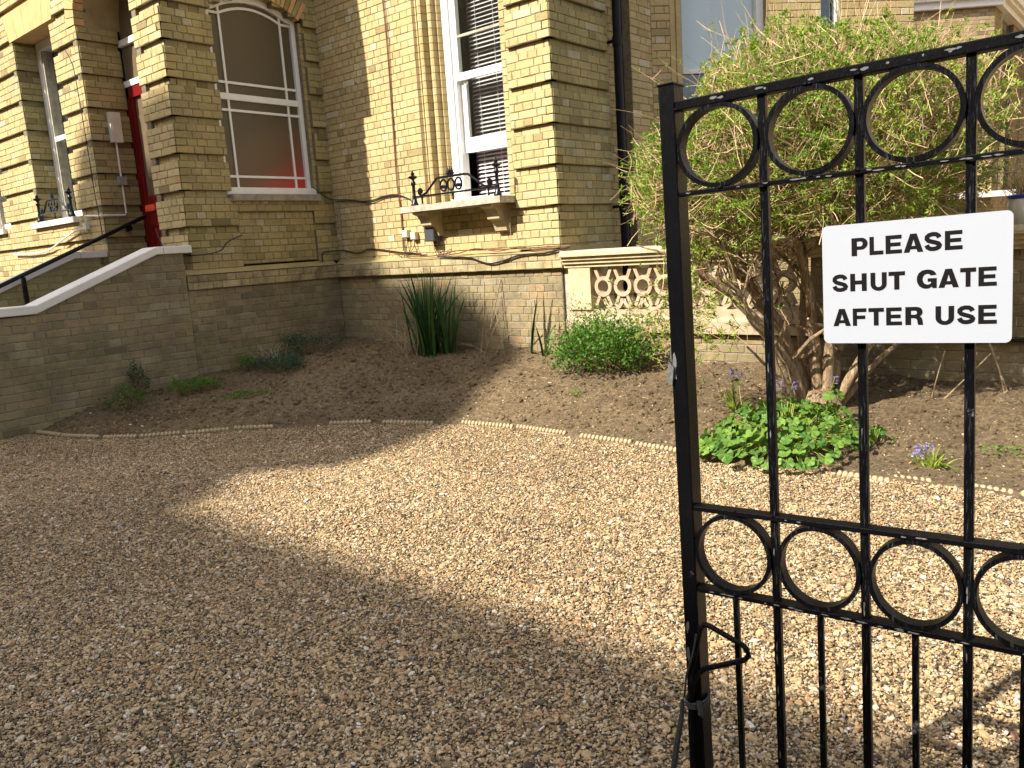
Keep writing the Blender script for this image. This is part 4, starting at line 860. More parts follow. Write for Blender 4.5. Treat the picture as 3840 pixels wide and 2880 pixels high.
# welds, small blobs where parts meet
for i in range(44):
    a = random.choice(bars[:4]+[-.267, -.185, -.02, .14, .30]); b = random.choice((.0905, .082, -.5345, -.719, .2435, -.7085)); c = G(a+random.uniform(-.006, .006), b, -.004)
    mb = MB(); r = random.uniform(.0025, .0048); mb.lathe(c, [(r*.4, -r*.8), (r, -r*.3), (r*.9, r*.3), (r*.3, r*.7)], 7); mb.build('weld', M_GATE, gate, smooth=True)
sf = MB()
for i in range(70):
    b = random.choice((.0863, .0863, .25, .25, -.54, -.714, -.714)); a = random.uniform(-.25, .42)
    if random.random() < .5: a = random.choice(bars[:4]+[-.185, -.02, .14, .30])+random.gauss(0, .012)
    hh_ = .0022 if b != .25 else .0035; n = 9; L = random.uniform(.002, .011); dz_ = random.uniform(-.6, .6)*hh_
    P = [(a+L*math.cos(2*math.pi*k/n)*random.uniform(.55, 1.1), b+dz_+hh_*random.uniform(.3, .8)*math.sin(2*math.pi*k/n)) for k in range(n)]
    sf.prism(P, G, -.0032, -.0027+random.random()*.0002)
for i in range(26):
    a = random.choice(bars[:4]); b = random.uniform(-1.2, .05); P = [(a+random.uniform(-.0045, .0045)*.8, b+.006*math.sin(2*math.pi*k/7)*random.uniform(.5, 2)) for k in range(7)]
    P = [(a-.0012+.0012*math.cos(2*math.pi*k/7)*random.uniform(.5, 1.6)+random.uniform(-.0003, .0003), b+.009*math.sin(2*math.pi*k/7)*random.uniform(.5, 1.5)) for k in range(7)]
    sf.prism(P, G, -.0099, -.0094)
for bb_ in (-.235, -.262, -.80, -.86):
    P = [(-.292+.004*math.cos(2*math.pi*k/9)*random.uniform(.5, 1.4), bb_+.016*math.sin(2*math.pi*k/9)*random.uniform(.5, 1.3)) for k in range(9)]; sf.prism(P, G, -.0002, .0003)
sf.build('paint_scuffs', plain('bare_grey_scuff', (.12, .12, .125), .8, .35, 200), gate, kind='stuff')
# latch plate
mb = MB(); mb.prism([(-.3035, -.285), (-.2995, -.285), (-.2995, -.21), (-.3035, -.21)], G, -.028, -.006); mb.build('latch_plate', M_STEEL, gate)
mb = MB(); mb.prism([(-.307, -.275), (-.296, -.285), (-.291, -.25), (-.301, -.235)], G, .0005, .007); mb.build('latch_keep', M_STEEL, gate)
# bent steel drop-bolt tied with twine
hk = [(-.290, -1.16, .012), (-.288, -1.0, .014), (-.279, -.90, .016), (-.262, -.815, .016), (-.255, -.788, .016), (-.246, -.778, .016), (-.236, -.778, .016), (-.166, -.803, .016), (-.156, -.812, .016), (-.155, -.824, .016), (-.163, -.834, .016), (-.20, -.852, .016), (-.25, -.876, .016), (-.268, -.895, .016), (-.280, -.925, .015), (-.287, -.96, .014)]
mb = MB(); mb.tube([G(*p) for p in hk], .0058, 8); mb.build('bent_bolt', M_GATE, gate, smooth=True)
mb = MB(); 
for k in range(3): mb.tube([G(-.305+.0035*math.sin(k+s*2), -.955-.012*k+.004*math.sin(s*7), .006) if False else G(-.2835+.021*math.cos(s*2*math.pi), -.962-.005*k, -.014+.034*math.sin(s*2*math.pi)) for s in np.linspace(0, 1, 15)], .0025, 5)
mb.tube([G(-.303, -.96, .016), G(-.306, -1.0, .02), G(-.318, -1.06, .022), G(-.333, -1.14, .022), G(-.345, -1.22, .02), G(-.35, -1.36, .01)], [.004, .006, .0065, .0065, .006, .005], 6)
mb.tube([G(-.30, -.955, .014), G(-.290, -.90, .02), G(-.270, -.84, .022), G(-.262, -.80, .022)], .0022, 5)
mb.tube([G(-.268, -.955, .012), G(-.262, -.98, .018), G(-.258, -.99, .014)], [.005, .006, .002], 6)
mb.build('twine', M_ROPE, gate, smooth=True)
# hinge post beyond the right edge of the picture
hp = thing('gate_post', G(GE+.12, -1.42, -.02), 'black square gate post carrying the hinges, past the right edge', 'post')
mb = MB(); mb.prism([(GE+.06, -1.5), (GE+.14, -1.5), (GE+.14, .4), (GE+.06, .4)], G, -.06, .02); mb.build('shaft', M_GATE, hp)

# ---------------------------------------------------------------- sign
sg = thing('sign', G(.14, -.2, .002), 'white rounded plastic sign reading PLEASE SHUT GATE AFTER USE on the gate bars', 'sign')
def rrect(w0, h0, w1, h1, r, n=8):
    P = []
    for cx_, cz, a0 in ((w1-r, h1-r, 0), (w0+r, h1-r, 90), (w0+r, h0+r, 180), (w1-r, h0+r, 270)):
        P += [(cx_+r*math.cos(math.radians(a0+90*i/n)), cz+r*math.sin(math.radians(a0+90*i/n))) for i in range(n+1)]
    return P
mb = MB(); mb.prism(rrect(-.0003, -.2012, .2812, .001, .0095), G, .0005, .0035); mb.build('plate', M_SIGN, sg)
def arc(cx_, cy_, rx, ry, a0, a1, n=14): return [(cx_+rx*math.cos(math.radians(a0+(a1-a0)*i/n)), cy_+ry*math.sin(math.radians(a0+(a1-a0)*i/n))) for i in range(n+1)]
def thick(path, w_):                          # outline of a thick stroke whose horizontal weight exceeds its vertical one
    L = []; R = []; n = len(path)
    for i in range(n):
        a = path[max(i-1, 0)]; b = path[min(i+1, n-1)]; dx, dy = b[0]-a[0], b[1]-a[1]; l = math.hypot(dx, dy) or 1; nx, ny = -dy/l, dx/l
        L.append((path[i][0]+nx*w_[0]/2, path[i][1]+ny*w_[1]/2)); R.append((path[i][0]-nx*w_[0]/2, path[i][1]-ny*w_[1]/2))
    return L + R[::-1]
W_, H_ = .29, .215
GL = {
 'L': [[(0,0),(1,0),(1,.215),(.32,.215),(.32,1),(0,1)]],
 'E': [[(0,0),(1,0),(1,.21),(.30,.21),(.30,.395),(.92,.395),(.92,.60),(.30,.60),(.30,.79),(.98,.79),(.98,1),(0,1)]],
 'F': [[(0,0),(.31,0),(.31,.385),(.92,.385),(.92,.59),(.31,.59),(.31,.785),(1,.785),(1,1),(0,1)]],
 'T': [[(.345,0),(.655,0),(.655,.775),(1,.775),(1,1),(0,1),(0,.775),(.345,.775)]],
 'H': [[(0,0),(.3,0),(.3,.385),(.7,.385),(.7,0),(1,0),(1,1),(.7,1),(.7,.605),(.3,.605),(.3,1),(0,1)]],
 'A': [[(0,0),(.29,0),(.345,.165),(.655,.165),(.71,0),(1,0),(.665,1),(.335,1)], [(.405,.345),(.595,.345),(.5,.70)]],
 'U': [[(0,1),(0,.36)]+arc(.5,.36,.5,.385,180,360,18)+[(1,1),(.7,1),(.7,.37)]+arc(.5,.36,.2,.175,360,180,12)+[(.3,1)]],
 'P': [[(0,0),(.34,0),(.34,.34),(.6,.34)]+arc(.6,.67,.4,.33,-90,90,16)+[(0,1)], [(.34,.53),(.56,.53)]+arc(.56,.665,.13,.135,-90,90,10)+[(.34,.80)]],
 'R': [[(0,0),(.32,0),(.32,.375),(.48,.375),(.6,.345),(.66,.24),(.68,.08),(.72,0),(1,0),(.965,.09),(.95,.25),(.9,.40),(.80,.475),(.9,.55),(.955,.68),(.94,.82),(.86,.93),(.72,.985),(.58,1),(0,1)], [(.32,.57),(.55,.57),(.63,.61),(.645,.685),(.62,.76),(.54,.79),(.32,.79)]],
 'S': [thick([(.14,.33),(.2,.205),(.34,.125),(.5,.108),(.68,.13),(.82,.2),(.86,.29),(.80,.38),(.64,.44),(.42,.5),(.24,.56),(.155,.66),(.165,.76),(.27,.85),(.46,.895),(.66,.88),(.78,.81),(.84,.70)], (.29,.225))],
 'G': [[(1,.54),(.55,.54),(.55,.36),(.72,.36),(.71,.27),(.64,.22),(.54,.205),(.40,.25),(.32,.36),(.29,.5),(.32,.64),(.40,.75),(.52,.79),(.63,.77),(.70,.69),(.99,.72),(.93,.85),(.82,.95),(.66,1.01),(.5,1.02),(.28,.98),(.1,.85),(.01,.65),(0,.5),(.02,.33),(.12,.14),(.28,.02),(.46,-.02),(.62,.0),(.76,.09),(.8,0),(1,0)]],
}
rows = [('PLEASE', -.0528, .0299, [(.048, .0737), (.0765, .0981), (.1015, .1263), (.1289, .1579), (.1591, .185), (.1888, .2137)]),
        ('SHUTGATE', -.1121, .0297, [(.0153, .0415), (.045, .0714), (.0775, .1027), (.1056, .1307), (.1482, .1773), (.1798, .2088), (.2069+.0035, .2324), (.2356, .2604)]),
        ('AFTERUSE', -.1712, .0297, [(.0162, .0451), (.0483, .0703), (.0735, .098), (.1014, .1257), (.1308, .1579), (.1755, .2022), (.206, .232), (.2357, .261)])]
for word, b0, hh, xsx in rows:
    for ch, (a0, a1) in zip(word, xsx):
        cu = bpy.data.curves.new('letter', 'CURVE'); cu.dimensions = '2D'; cu.fill_mode = 'FRONT'
        for poly in GL[ch]:
            s_ = cu.splines.new('POLY'); s_.points.add(len(poly)-1); s_.use_cyclic_u = True
            for i, (x_, y_) in enumerate(poly): s_.points[i].co = (a0+x_*(a1-a0), b0+y_*hh, 0, 1)
        tmp = bpy.data.objects.new('letter_tmp', cu); COL.objects.link(tmp); dg = bpy.context.evaluated_depsgraph_get(); m2 = bpy.data.meshes.new_from_object(tmp.evaluated_get(dg)); bpy.data.objects.remove(tmp); bpy.data.curves.remove(cu)
        mb = MB(); mb.add([G(v.co.x, v.co.y, .0040) for v in m2.vertices], [tuple(p.vertices) for p in m2.polygons]); bpy.data.meshes.remove(m2)
        mb.build('letter', M_INK, sg)

# ---------------------------------------------------------------- big shrub
SB = Vector((-1.90, 5.50, float(soilh(-1.9, 5.5)))); SC = Vector((-1.93, 5.52, .46)); SRx, SRz = 1.21, .86
shrub = thing('shrub', SB, 'big rounded twiggy shrub with fresh green leaves and fibrous multi-stem trunk behind the gate', 'shrub')
Rh = Vector((Rr.x, Rr.y, 0)).normalized(); Fh = Vector((Ww.x, Ww.y, 0)).normalized()
def scr(r, d, z): return SB + Rh*r + Fh*d + Vector((0, 0, z))        # right, away, up from the trunk foot
def crown_in(p, k=1.0):
    q = p-SC; r_ = q.dot(Rh); lump = 1+.16*fn(p.x*1.6, p.y*1.6, p.z*1.6+4)+.08*fn(p.x*4, p.y*4, p.z*4)
    rz = SRz*(1.0 if q.z > 0 else .95)
    return (r_/SRx)**2+(q.dot(Fh)/1.05)**2+((q.z-.10*r_)/rz)**2 < (k*lump)**2
limbs = [  # main stems: (points as right, away, up), base radius
 ([(-.10, 0, 0), (-.2, -.05, .3), (-.42, -.1, .62), (-.72, -.15, .92), (-1.0, -.2, 1.15)], .052),
 ([(-.06, .05, 0), (-.12, .1, .35), (-.3, .1, .7), (-.55, .15, 1.05), (-.8, .2, 1.5)], .06),
 ([(0, 0, 0), (-.02, 0, .4), (-.08, -.05, .8), (-.2, -.1, 1.25), (-.3, -.1, 1.7)], .055),
 ([(.03, -.05, 0), (.06, -.05, .4), (.03, -.1, .8), (.1, -.2, 1.3), (.12, -.2, 1.8)], .05),
 ([(.06, 0, 0), (.16, .05, .4), (.22, .1, .8), (.35, .1, 1.3), (.5, .1, 1.8)], .055),
 ([(.10, 0, 0), (.25, -.05, .3), (.42, -.05, .62), (.6, 0, 1.05), (.85, 0, 1.5)], .045),
 ([(.15, .02, 0), (.35, .05, .22), (.6, .1, .42), (.85, .1, .72), (1.0, .1, 1.1)], .03),
 ([(-.16, -.08, 0), (-.30, -.15, .25), (-.40, -.2, .5), (-.6, -.3, .8), (-.75, -.4, 1.2)], .035),
 ([(0, .12, 0), (0, .3, .5), (.1, .5, 1.0), (.1, .7, 1.5)], .045)]
allpts = []
def catm(P, n=5):
    Q = []
    for i in range(len(P)-1):
        a, b, c, e = P[max(i-1, 0)], P[i], P[i+1], P[min(i+2, len(P)-1)]
        for s in np.linspace(0, 1, n, endpoint=False): s = float(s); Q.append(.5*((2*b)+(c-a)*s+(2*a-5*b+4*c-e)*s*s+(3*b-a-3*c+e)*s**3))
    Q.append(P[-1]); return Q
for P, r0 in limbs:
    r0 *= .82; Q = catm([scr(*p) for p in P], 6); Q[0] = Q[0]-Vector((0, 0, .05)); m = len(Q)
    Q = [q+Vector((fn(q.x*6, q.y*6, q.z*6), fn(q.y*6, q.z*6, 3), 0))*.02 for q in Q]
    rs = [r0*(1-.62*i/m)*(1.25 if i == 0 else 1) for i in range(m)]
    mb = MB(); mb.tube(Q, rs, 10)
    o = mb.build('stem', M_BARK, shrub, smooth=True); allpts += [(q, r, (Q[min(i+1, m-1)]-Q[max(i-1, 0)]).normalized()) for i, (q, r) in enumerate(zip(Q, rs)) if i > 5]
mb = MB(); mb.lathe((SB.x, SB.y, SB.z-.03), [(.2, 0), (.17, .05), (.13, .12), (.09, .17)], 12); mb.build('root_flare', M_BARK, shrub, smooth=True)
br = MB(); tips = []
def grow(p, d, r, L, depth):
    n = 5; Q = [p]
    for i in range(n):
        d = (d+Vector((random.gauss(0, .16), random.gauss(0, .16), random.gauss(.03, .13)))).normalized(); Q.append(Q[-1]+d*L/n)
    if not crown_in(Q[-1], 1.02) and depth > 1: return
    br.tube(Q, [r*(1-.5*i/n) for i in range(n+1)], 6 if r > .008 else 4, random.uniform(.1, .6))
    if depth < 4:
        for k in range(3 if depth < 3 else 4):
            i = random.randint(2, n); d2 = (d+Vector((random.gauss(0, .65), random.gauss(0, .65), random.gauss(.1, .5)))).normalized(); grow(Q[i], d2, r*.6, L*.78, depth+1)
    else: tips.append((Q[-1], d))
for i in range(64):
    q, r, d = random.choice(allpts); q_out = (q-SB); d2 = (d*.6+Vector((random.gauss(0, .6), random.gauss(0, .6), random.gauss(.25, .4)))).normalized(); grow(q, d2, min(r*.55, .017), random.uniform(.28, .42), 1)
br.build('branches', M_BARK, shrub, smooth=True, kind='stuff'); print('tips', len(tips))
tw = MB(); lf = MB()
def leaf(mb, p, d, L, W, t, up=None):
    s = d.cross(Vector((random.gauss(0, 1), random.gauss(0, 1), random.gauss(0, 1)))).normalized(); nrm = d.cross(s)
    a = p; b = p+d*L*.5+s*W/2+nrm*L*.06; c = p+d*L-nrm*L*.14; e = p+d*L*.5-s*W/2+nrm*L*.06; mid = p+d*L*.5
    mb.add([a, b, c, e, mid], [(0, 1, 4), (1, 2, 4), (2, 3, 4), (3, 0, 4)] , t)
def rand_crown(k0=.0, k1=1.0):
    while True:
        q = Vector((random.uniform(-1, 1), random.uniform(-1, 1), random.uniform(-1, 1)))
        if k0 < q.length < k1: 
            p = SC + Rh*q.x*SRx*1.05 + Fh*q.y*1.08 + Vector((0, 0, q.z*SRz*1.02+.10*q.x*SRx))
            rr = (p-SC).dot(Rh)/SRx
            if crown_in(p, 1.0) and p.z > -.04-.42*max(0, -rr-.3)+.1*max(0, rr): return p
def cluster(p, d, n, L):
    tb = min(1, max(0, .5+.45*fn(p.x*2.5, p.y*2.5, p.z*2.5)+random.gauss(0, .15)))
    for k in range(n):
        dd_ = (d*.55+Vector((random.gauss(0, .6), random.gauss(0, .6), random.gauss(.1, .55)))).normalized(); leaf(lf, p+dd_*.004, dd_, L*random.uniform(.6, 1.15), L*random.uniform(.26, .36), min(1, max(0, tb+random.gauss(0, .15))))
sunh = Vector((sx, sy, 0))
for i in range(12500):
    p = rand_crown(.35 if i % 5 else 0, 1.03); q = p-SC; out = Vector((q.x, q.y, q.z*1.3)).normalized()
    d = (out*.75+Vector((0, 0, .28))+Vector((random.gauss(0, .5), random.gauss(0, .5), random.gauss(0, .42)))).normalized()
    L = random.uniform(.1, .3); c = p-d*L; Q = [c]; 
    for k in range(4): d = (d+Vector((random.gauss(0, .12), random.gauss(0, .12), random.gauss(.03, .1)))).normalized(); Q.append(Q[-1]+d*L/4)
    tw.tube(Q, [.0027, .0025, .0022, .0018, .0011], 3, random.uniform(.3, 1), cap=False)
    rr_ = q.dot(Rh)/SRx; leafy = .76-.45*max(0, rr_+.1)*(1 if q.z > -.15 else .3)+.2*fn(p.x*3, p.y*3, p.z*3)
    if random.random() < leafy:
        for kk in range(random.choice((1, 2, 3))): cluster(Q[random.choice((2, 3, 4, 4))], d, random.randint(5, 8), .034)
for i in range(130):      # long shoots that stick out
    th = random.uniform(0, 2*math.pi); ph = random.uniform(-.35, 1.3); out = (Rh*math.cos(th)*math.cos(ph)+Fh*math.sin(th)*math.cos(ph)+Vector((0, 0, math.sin(ph)))).normalized()
    p = SC+Vector((out.x*SRx*.85, out.y*SRx*.85, out.z*SRz*.85)); d = (out+Vector((random.gauss(0, .25), random.gauss(0, .25), random.gauss(.15, .25)))).normalized(); L = random.uniform(.25, .52); Q = [p]
    for k in range(7): d = (d+Vector((random.gauss(0, .08), random.gauss(0, .08), random.gauss(-.01, .07)))).normalized(); Q.append(Q[-1]+d*L/7)
    tw.tube(Q, [.0034-.00034*k for k in range(8)], 4, random.uniform(.4, 1), cap=False)
    if random.random() < .5: k = random.randint(3, 6); d2 = (d+Vector((random.gauss(0, .5), random.gauss(0, .5), .3))).normalized(); tw.tube([Q[k], Q[k]+d2*.06, Q[k]+d2*.13+Vector((0, 0, .01))], [.0025, .002, .0012], 3, .7, cap=False)
    if random.random() < .45: cluster(Q[random.randint(3, 7)], d, 5, .03)
for i in range(260):      # low sprays on the left, in front of the balustrade
    c = scr(random.gauss(-.95, .16), random.gauss(-.15, .25), random.gauss(.72, .16)); d = Vector((random.gauss(0, 1), random.gauss(0, 1), random.gauss(.3, .6))).normalized(); cluster(c, d, 8, .034); tw.tube([c-d*.12, c], .002, 3, .4, cap=False)
tw.build('twigs', M_TWIG, shrub, kind='stuff'); lf.build('crown', M_LEAF, shrub, kind='stuff')

# ---------------------------------------------------------------- plants in the bed
def gz(x, y): return float(soilh(x, y))
def blade(base, d, L, W, bend, t, n=9, fold=.15):
    side = d.cross(Vector((0, 0, 1))); side = side.normalized() if side.length > .1 else Vector((1, 0, 0)); a = random.uniform(0, 3.14); side = (side*math.cos(a)+side.cross(Vector((0, 0, 1)))*math.sin(a)).normalized()
    vs = []; p = Vector(base); dd_ = d.copy(); hb = Vector((d.x, d.y, 0)); hb = hb.normalized() if hb.length > .01 else side
    for i in range(n+1):
        s = i/n; w_ = W*(1-s**2.4)*(.75+.5*s*(1-s)*2)*.5+.0006
        vs += [p-side*w_, p+hb*w_*fold, p+side*w_]; dd_ = (dd_+hb*bend/n+Vector((0, 0, -abs(bend)*.35/n*s*2))).normalized(); p = p+dd_*L/n
    fs = []
    for i in range(n): a_ = 3*i; fs += [(a_, a_+1, a_+4, a_+3), (a_+1, a_+2, a_+5, a_+4)]
    return vs, fs
def iris(x, y, n, H, spread, label, W=.035, mat=M_IRIS, name='iris_plant', cat='plant', part='leaf', bend=(.1, .5), grp=None):
    z = gz(x, y)-.01; t = thing(name, (x, y, z), label, cat, grp)
    for i in range(n):
        a = random.uniform(0, 6.28); r = abs(random.gauss(0, spread)); lean = random.uniform(.0, .1)+r*.15; d = Vector((math.cos(a)*lean, math.sin(a)*lean, 1)).normalized()
        vs, fs = blade((x+math.cos(a)*r, y+math.sin(a)*r*.6, z), d, H*random.uniform(.55, 1.05), W*random.uniform(.7, 1.15), random.uniform(*bend)*random.choice((1, 1, .3, 2.3)), 0)
        mb = MB(); mb.add(vs, fs, random.random()); mb.build(part, mat, t, smooth=True)
    return t
iris(-6.24, 5.98, 74, .98, .11, 'tall dark green clump of sword-like iris leaves against the shaded brick wall')
iris(-5.99, 6.02, 34, .82, .08, 'smaller iris clump standing close right of the tall iris clump')
iris(-4.97, 6.18, 5, .66, .02, 'thin iris with a few upright leaves between dry stalks and the green bush')
iris(-4.80, 6.16, 4, .38, .02, 'short sparse iris shoots just left of the green bush')
def mound(x, y, rx, ry, h, nleaf, L, Wr, mat, label, name='bush', cat='bush', stems=30, zc=.5, tb=0, sc2=None):
    z = gz(x, y); t = thing(name, (x, y, z), label, cat); m1 = MB(); m2 = MB(); U_ = Rh; V_ = Fh
    cen = []
    for i in range(max(12, nleaf//24)):
        a = random.uniform(0, 6.28); r = math.sqrt(random.random()); cen.append(((math.cos(a)*r), (math.sin(a)*r), random.uniform(.35, 1)*math.sqrt(max(.05, 1-r*r*.75))))
    for i in range(nleaf):
        c = random.choice(cen); s = .16
        q = Vector((c[0]+random.gauss(0, s), c[1]+random.gauss(0, s), c[2]+random.gauss(0, s*.8))); 
        if q.z < .02: q.z = random.uniform(.02, .2)
        p = Vector((x, y, z)) + U_*q.x*rx + V_*q.y*ry + Vector((0, 0, q.z*h)); d = Vector((random.gauss(0, .7)+q.x*.4, random.gauss(0, .7)+q.y*.4, random.gauss(.35, .5))).normalized()
        leaf(m1, p, d, L*random.uniform(.6, 1.2), L*Wr*random.uniform(.8, 1.2), min(1, max(0, .35+.35*q.z+random.gauss(0, .2)+tb)))
    for i in range(stems):
        c = random.choice(cen); e = Vector((x, y, z))+U_*c[0]*rx+V_*c[1]*ry+Vector((0, 0, c[2]*h)); b = Vector((x, y, z-.01))+U_*c[0]*rx*.25+V_*c[1]*ry*.25; m = (b+e)/2+Vector((0, 0, .03*h)); m2.tube([b, m, e], [.004, .003, .0015], 4, .3, cap=False)
    m2.build('stems', M_TWIG, t, kind='stuff'); m1.build('foliage', mat, t, kind='stuff'); return t
mound(-3.93, 5.93, .42, .3, .50, 4600, .036, .58, M_LEAFB, 'bright green small-leaved bush at the foot of the balustrade post', stems=60, tb=.15)
mound(-4.22, 6.10, .17, .12, .60, 900, .024, .5, M_LEAFB, 'loose upright green sprays climbing behind the small-leaved bush', stems=14)
mound(-4.60, 6.22, .11, .06, .62, 240, .02, .4, M_HEBE, 'wispy dark green sprig against the corner of the brick pier', stems=8)
mound(-7.44, 4.90, .26, .2, .20, 2600, .024, .32, M_HEBE, 'low dark green mound on the soil near the porch wall', stems=20)
mound(-7.75, 4.75, .16, .14, .17, 500, .03, .4, M_LEAFB, 'small dark leafy weed left of the low green mound')
mound(-7.85, 5.55, .32, .2, .30, 1100, .032, .35, M_HEBE, 'dim green bush tucked into the corner behind the low mound')
mound(-6.55, 6.08, .16, .1, .5, 500, .02, .3, M_HEBE, 'feathery green growth at the left side of the iris clump', stems=22)
mound(-7.78, 3.40, .2, .15, .24, 420, .034, .32, M_LEAFB, 'dark weed with upright sprigs at the foot of the stair wall')
mound(-7.98, 3.62, .1, .07, .33, 420, .026, .45, M_HEBE, 'small upright dark green seedling against the stair wall')
mound(-7.56, 3.84, .13, .1, .18, 380, .026, .45, M_LEAFB, 'small bright green weed beside the crack at the stair wall foot', tb=.3)
mound(-7.62, 4.10, .2, .13, .14, 620, .026, .5, M_LEAFB, 'patch of light green weeds in front of the wall joint', tb=.3)
mound(-6.85, 4.12, .24, .12, .05, 420, .022, .45, M_LEAFB, 'thin low green weeds lying on the bare soil', tb=.2)
mound(-3.86, 5.35, .07, .05, .06, 60, .02, .5, M_LEAFB, 'tiny green seedling in front of the small-leaved bush', stems=4, tb=.4)
mound(-.70, 5.12, .14, .08, .04, 70, .03, .4, M_LEAFB, 'few small leaves on bare soil near the right edge', stems=4, tb=.2)
mound(-1.62, 5.15, .1, .05, .05, 60, .02, .45, M_HEBE, 'tiny seedlings on the soil right of the mallow', stems=3)
def stalks(x, y, n, H, lean, label, spread=.1, name='dry_stalks', mat=M_STRAW, r=.0022, curve=.3):
    z = gz(x, y); t = thing(name, (x, y, z), label, 'stalks')
    for i in range(n):
        a = random.uniform(0, 6.28); b = Vector((x+random.gauss(0, spread), y+random.gauss(0, spread*.6), z-.01)); d = Vector((lean[0]+random.gauss(0, .35), lean[1]+random.gauss(0, .35), 1)).normalized(); Q = [b]; L = H*random.uniform(.5, 1.1); cv = Vector((random.gauss(0, curve), random.gauss(0, curve), -curve*.4))
        for k in range(7): d = (d+cv/7).normalized(); Q.append(Q[-1]+d*L/7)
        mb = MB(); mb.tube(Q, r, 4, cap=False); mb.build('stalk', mat, t)
    return t
stalks(-7.68, 4.98, 26, .34, (-.5, .2), 'pale dry stalks fanning out above the low green mound', .07)
stalks(-6.50, 5.88, 30, .55, (-.1, 0), 'tangle of dry hanging stalks left of the iris clump', .1, curve=.9)
stalks(-5.48, 6.02, 3, .75, (.15, 0), 'bare dark canes rising between the iris and the green bush', .04, mat=M_BARK, r=.006, curve=.12)
stalks(-5.30, 6.0, 5, .5, (.1, -.1), 'arching thin dry stems low on the wall right of the iris', .12, curve=1.2)
stalks(-1.22, 6.02, 2, .5, (.25, 0), 'thin leaning dry canes in front of the dark garden wall', .03, r=.0045, curve=.1)
stalks(-.86, 6.12, 2, .5, (-.05, 0), 'upright dry canes in front of the dark garden wall, nearer the right edge', .02, r=.0045, curve=.1)
def bluebell(x, y, n, H, nf, label, Lf=.2):
    t = iris(x, y, n, Lf, .03, label, W=.014, mat=M_STRAP, name='bluebell_plant', cat='flower', bend=(.9, 2.6), grp='bluebells in the bed')
    z = gz(x, y)
    for i in range(nf):
        a = random.uniform(0, 6.28); top = Vector((x+math.cos(a)*.09, y+math.sin(a)*.06, z+H*random.uniform(.8, 1.05))); mb = MB(); mb.tube([(x, y, z), ((x+top.x)/2, (y+top.y)/2, z+H*.55), top], .0025, 5, cap=False); mb.build('flower_stem', M_STRAP, t)
        mb = MB()
        for k in range(9):
            c = top+Vector((random.gauss(0, .014), random.gauss(0, .014), random.uniform(-.05, .012))); 
            for q in range(5): aa = q*1.257+k; leaf(mb, c, Vector((math.cos(aa)*.8, math.sin(aa)*.8, random.uniform(-.6, .2))).normalized(), .014, .007, random.random())
        mb.build('flower_head', M_BELL, t)
    return t
bluebell(-2.42, 5.30, 24, .30, 3, 'bluebell clump with arching yellow-green leaves left of the shrub trunk', .24)
bluebell(-2.02, 5.20, 8, .30, 2, 'bluebell with two pale flower heads between the gate bars before the trunk')
bluebell(-1.78, 5.22, 8, .36, 1, 'bluebell with one deep violet head right in front of the shrub trunk')
bluebell(-1.02, 4.78, 30, .13, 4, 'low bluebell clump with strap leaves alone on the soil near the edging, far right', .17)
# mallow with big lobed leaves
def mallow_mesh(k):
    r = random.Random(k); n = 35; vs = [(0, 0, 0)]; cup = r.uniform(.05, .35)
    for i in range(n+1):
        a = math.radians(-150+300*i/n); lob = abs(math.cos(a*7/2*.84)); rad = .83+.17*lob**.6
        z = cup*rad*rad-.15*(1-lob); vs.append((rad*math.sin(a), rad*math.cos(a)+.1, z+r.uniform(-.02, .02)))
    fs = [(0, i+1, i+2) for i in range(n)]
    mb = MB(); mb.add(vs, fs, r.random()); o = mb.build('leaf', M_MALVA, None); m = o.data; bpy.data.objects.remove(o); return m
mm = [mallow_mesh(i) for i in range(9)]
def mallow(x, y, n, rx, ry, h, s0, label):
    z = gz(x, y); t = thing('mallow_plant', (x, y, z), label, 'plant'); pet = MB()
    for i in range(n):
        a = random.uniform(0, 6.28); r = math.sqrt(random.random()); u, v = math.cos(a)*r, math.sin(a)*r; p = Vector((x, y, 0))+Rh*u*rx+Fh*v*ry
        hh = h*(1-.75*r*r)*random.uniform(.55, 1.05); p.z = max(gz(p.x, p.y), -1.41)+hh+.02; b = Vector((x, y, z))+Rh*u*rx*.35+Fh*v*ry*.35
        out = (Rh*u+Fh*v); tilt = random.uniform(.1, .6)+.6*r; az = math.atan2(out.y, out.x)-math.pi/2+random.gauss(0, .5)
        inst('leaf', random.choice(mm), t, p, (-tilt+random.gauss(0, .35), random.gauss(0, .4), az), (s0*random.uniform(.55, 1.25),)*3)
        pet.tube([b, (b+p)/2+Vector((0, 0, .05)), p], [.003, .0025, .002], 4, .9, cap=False)
    pet.build('leaf_stalks', M_STRAP, t, kind='stuff'); return t
mallow(-1.86, 4.80, 290, .50, .46, .28, .039, 'lush mallow with big lobed green leaves spilling over the gravel edge behind the gate')
mallow(-2.16, 4.62, 42, .2, .2, .16, .045, 'left spur of lobed mallow leaves close behind the latch post of the gate')
mallow(-1.42, 5.06, 26, .12, .12, .10, .03, 'small outlying tuft of lobed leaves on the soil right of the main mallow')
mallow(-1.72, 5.26, 14, .12, .08, .24, .045, 'few tall lobed leaves rising against the shrub trunk foot')
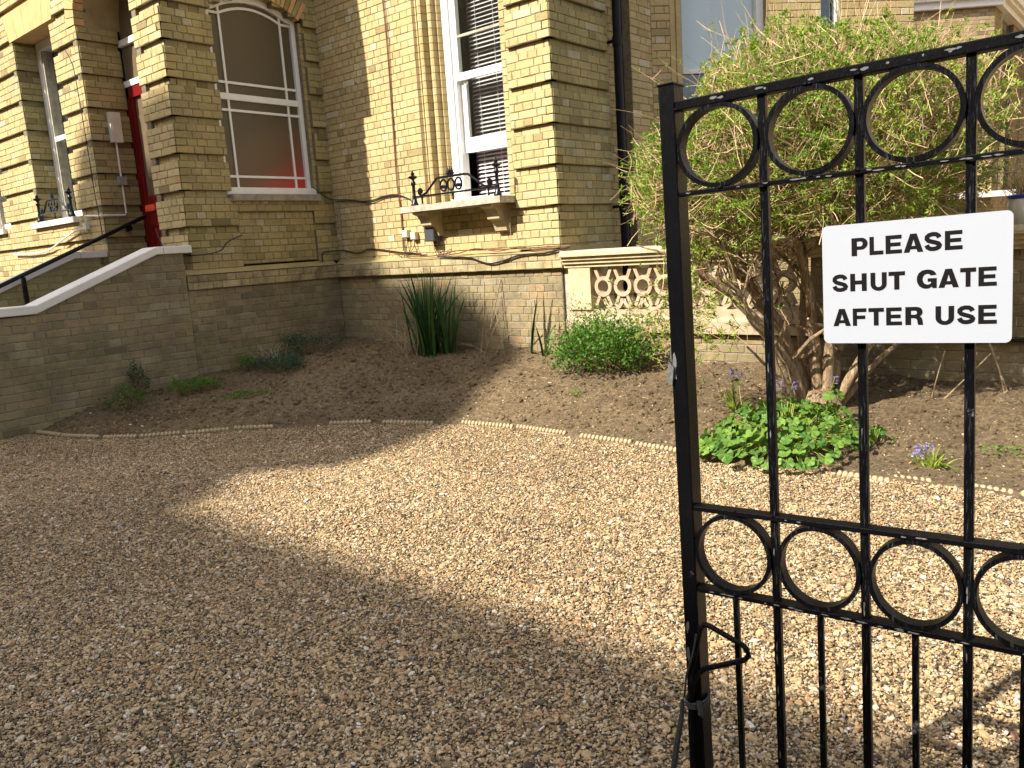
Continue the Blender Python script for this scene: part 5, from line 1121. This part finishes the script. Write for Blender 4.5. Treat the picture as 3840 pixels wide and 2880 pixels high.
# weeds in the gravel at lower left
for x, y, l in ((-2.46, .80, 'tiny green weed in the gravel at the lower left corner'), (-2.17, .92, 'second tiny weed in the gravel right of the corner one')):
    z = -1.415; t = thing('weed', (x, y, z), l, 'weed'); mb = MB()
    for i in range(26): d = Vector((random.gauss(0, 1), random.gauss(0, 1), abs(random.gauss(.3, .3)))).normalized(); leaf(mb, Vector((x+random.gauss(0, .02), y+random.gauss(0, .015), z+.004)), d, .016, .006, random.random())
    mb.build('foliage', M_LEAFB, t, kind='stuff')
# litter: straws and dead leaves on the ground
lt = MB()
for i in range(420):
    x, y = random.uniform(-7.9, .6), random.uniform(1.0, 6.2); z = (gz(x, y)+.008) if y > float(yrope(x)) else -1.405
    if y < float(yrope(x)) and random.random() < .6: continue
    a = random.uniform(0, 6.28); L = random.uniform(.015, .07); lt.tube([(x, y, z), (x+math.cos(a)*L/2, y+math.sin(a)*L/2, z+.006), (x+math.cos(a)*L, y+math.sin(a)*L, z+.002)], .0014, 3, random.uniform(.3, 1), cap=False)
o = lt.build('litter', M_STRAW, None, kind='stuff')
# planted pot on the garden wall at the right edge
pt = thing('plant_pot', (-.84, 6.45, -.075), 'white plant pot with blue rim on the wall at the right edge', 'plant pot')
mb = MB(); mb.lathe((-.84, 6.45, -.075), [(.07, 0), (.10, .05), (.115, .12), (.11, .17), (.10, .17), (.09, .14)], 20); mb.build('body', M_WHITE, pt, smooth=True)
mb = MB(); mb.lathe((-.84, 6.45, .095), [(.112, 0), (.12, .008), (.12, .022), (.108, .028)], 20); mb.build('rim', plain('blue_glaze', (.04, .05, .4), .3), pt, smooth=True)
pw = MB(); pl = MB()
for i in range(90):
    d = Vector((random.gauss(0, .6), random.gauss(0, .6), 1)).normalized(); b = Vector((-.84, 6.45, .1))+Vector((random.gauss(0, .04), random.gauss(0, .04), 0)); Q = [b]
    L = random.uniform(.12, .42)
    for k in range(4): d = (d+Vector((random.gauss(0, .2), random.gauss(0, .2), -.05))).normalized(); Q.append(Q[-1]+d*L/4)
    pw.tube(Q, .0025, 3, random.uniform(.4, 1), cap=False)
    for k in range(2): leaf(pl, Q[random.randint(1, 4)], Vector((random.gauss(0, 1), random.gauss(0, 1), .8)).normalized(), .035, .009, random.random())
pw.build('twigs', M_TWIG, pt, kind='stuff'); pl.build('foliage', M_STRAP, pt, kind='stuff')

# ---------------------------------------------------------------- lift the whole place so that the gravel lies at z = 0
for o in list(sc.objects):
    if o.parent is None and o is not camo: o.location.z += EYE
